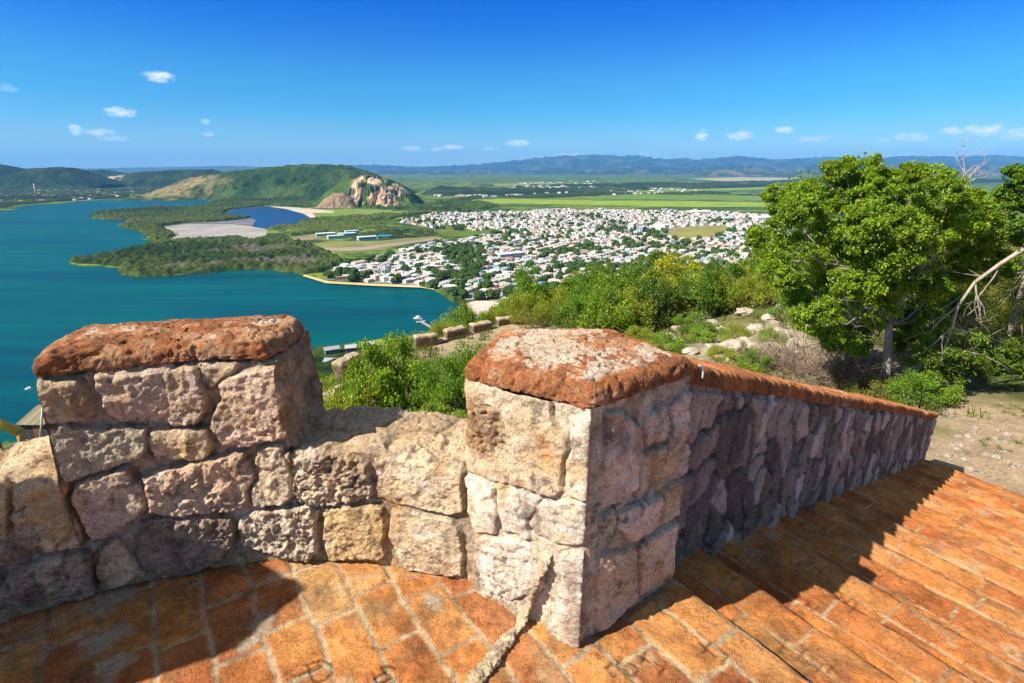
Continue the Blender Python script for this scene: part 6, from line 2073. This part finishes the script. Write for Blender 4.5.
# grey roofed sheds by the water under the rampart
for i, (px, py, w, d, lab) in enumerate(((332, 352, 11, 8, 'grey roofed shed by the water, left of the dark round bush'), (354, 350, 13, 8, 'long grey roofed shed by the water behind the dark round bush'), (369, 347, 10, 8, 'pale roofed shed by the water just left of the tall green shrub'), (333, 364, 11, 8, 'grey roofed shed lowest on the slope by the merlon cheek'))):
    q = onz(px, py, 1.2); zt_ = terrain([q[:2]])[0]
    P = q if zt_ < 1 else hit(px, py, 480)
    building('grey_shed', lab, px, py, w, d, 3.2, .5 - .2 * i, (.16, .16, .16), ((.26, .27, .29), (.33, .34, .36), (.38, .38, .38), (.26, .27, .30))[i], 1, 4, cat='shed', z=max(1.2, P[2] + .3), pitched=True)
# far chimney beyond the village
cp = onz(38, 200, 2)
ch = MB(); ch.tube([(cp[0], cp[1], 1), (cp[0], cp[1], 75)], [4.4, 2.8], 14, (.42, .33, .30))
tag(ch.build('chimney_stack', M['paint'], smooth=True), 'tall thin brick chimney stack rising from the village across the bay', 'chimney')


# ---- trees standing in the town
crown_np = []


def crown_mesh(seed, n=14):
    th = np.linspace(0, math.pi, n); ph = np.linspace(0, 2 * math.pi, 2 * n, endpoint=False)
    T, Ph = np.meshgrid(th, ph, indexing='ij')
    V = np.stack([np.sin(T) * np.cos(Ph), np.sin(T) * np.sin(Ph), np.cos(T)], -1).reshape(-1, 3)
    d = 1 + fbm(V + seed * 3.1, 1.5, 3, seed) * .5 + fbm(V, 5, 4, seed + 1) * .35
    C = np.array((.040, .075, .014)) * (1 + .6 * fbm(V, 4, 4, seed + 3)[:, None])
    V = V * d[:, None] * np.array([1, 1, .8]) + np.array([0, 0, .85])
    V[:, 2] = np.maximum(V[:, 2], .12)
    I, J = np.meshgrid(np.arange(n - 1), np.arange(2 * n), indexing='ij'); J2 = (J + 1) % (2 * n)
    F = np.stack([I * 2 * n + J, (I + 1) * 2 * n + J, (I + 1) * 2 * n + J2, I * 2 * n + J2], -1).reshape(-1, 4)
    crown_np.append((V, F, np.clip(C, .008, .3)))
    return build_mesh('town_tree', V, F, M['canopy'], cols=np.clip(C, .008, .3), smooth=False)


cm = [crown_mesh(s) for s in range(1, 6)]
cand = []
for _ in range(16000):
    px, py = rng.uniform(326, 800), rng.uniform(211, 303)
    p = onz(px, py, 1.4)
    if poly_sd(p[None, :2], tw)[0] < -6: continue
    if any(poly_sd(p[None, :2], q)[0] > -3 for q in OPEN[:1] + OPEN[3:]): continue
    g = fbm(p[None, :2], .013, 3, 903)[0]
    pr = .20 if g < .10 else (.5 if g < .2 else .95)
    if px < 450 and py > 252: pr *= .35
    if py < 235: pr *= 1.3
    if rng.random() < pr: cand.append(p)
    if len(cand) >= 1500: break
cand.sort(key=lambda q: q[0] ** 2 + q[1] ** 2)
TV, TF, TC = [], [], []
for p in cand[285:]:
    me_ = rng.choice(cm); s = rng.uniform(2.6, 5.5); nv_ = len(me_.vertices)
    if not TV: pass
    vv = crown_np[cm.index(me_)]
    TF.append(vv[1] + sum(len(q) for q in TV)); TV.append(vv[0] * [s, s, s] + p); TC.append(vv[2])
if TV:
    o = mk('town_trees', np.concatenate(TV), np.concatenate(TF), M['canopy'], loc=(0, 0, 0), cols=np.concatenate(TC), smooth=False)
    tag(o, 'many small dark trees scattered through the far part of the town', 'trees'); o['kind'] = 'stuff'
for p in cand[:285]:
    o = bpy.data.objects.new('town_tree', rng.choice(cm)); COL.objects.link(o)
    s = rng.uniform(3.2, 7.0)
    o.location = tuple(p); o.rotation_euler = (0, 0, rng.uniform(0, 6.28)); o.scale = (s, s, s * rng.uniform(.8, 1.15))
    tag(o, 'dark green tree standing between the houses of the coastal town', 'tree', 'trees between the town houses')
# clump of mangrove on the sea front and a row of trees along the plaza wall
canopy('shore_bushes', 'strip of low green bushes along the shore between the sea wall and the plaza', [(440, 290.5), (452, 293), (462, 299), (467, 304), (462, 305), (450, 299), (441, 294)], 1.6, 4.5, 71, 0, 4.5, ((.03, .06, .012), (.055, .10, .018), (.10, .15, .03)))
canopy('shore_bushes', 'small clump of green bushes on the shore by the end of the sea wall', [(421, 284), (428, 283.5), (433, 287), (429, 290), (422, 288.5)], 1.4, 4.5, 72, 0, 4, ((.03, .06, .012), (.055, .10, .018), (.10, .15, .03)))
canopy('hill_foot_scrub', 'dark scrub at the hidden foot of the fort hill above the water', [tuple(p) for p in [(-205, 346), (-100, 405), (-40, 470), (20, 520), (80, 560), (140, 600), (260, 640), (260, 560), (60, 380), (-100, 300), (-215, 300)]], 4.0, 5.0, 73, .15, 7, MG1, pix=False, z=1.0)

# a few tall poles over the roofs
for px, py, h in ((499, 285, 15), (560, 262, 14), (440, 276, 14), (600, 250, 15), (380, 270, 13)):
    p = onz(px, py, 1.4); mb = MB(); mb.tube([(p[0], p[1], 1), (p[0], p[1], h)], .28, 6, (.5, .48, .45)); mb.box((p[0], p[1], h - 1), (3.2, .25, .25), .4, (.35, .3, .25))
    tag(mb.build('utility_pole', M['paint']), 'tall pale utility pole standing above the town roofs', 'pole', 'utility poles in the town')

# ------------------------------------------------------------------ the air between us and the mountains
hz = bpy.data.materials.new('air')
hz.use_nodes = True
nt = hz.node_tree; nt.nodes.clear()
ho = nt.nodes.new('ShaderNodeOutputMaterial'); hv = nt.nodes.new('ShaderNodeVolumePrincipled')
hv.inputs['Color'].default_value = (.16, .50, 1.0, 1)
hv.inputs['Density'].default_value = 3.9e-5
hv.inputs['Anisotropy'].default_value = 0.0
nt.links.new(hv.outputs[0], ho.inputs['Volume'])
mb = MB(); mb.box((0, 0, 447.5), (64000, 64000, 905), 0)
o = mb.build('haze', hz, loc=(0, 0, 0))
o['kind'] = 'stuff'; o['label'] = 'thin bluish haze over the whole landscape'; o['category'] = 'haze'
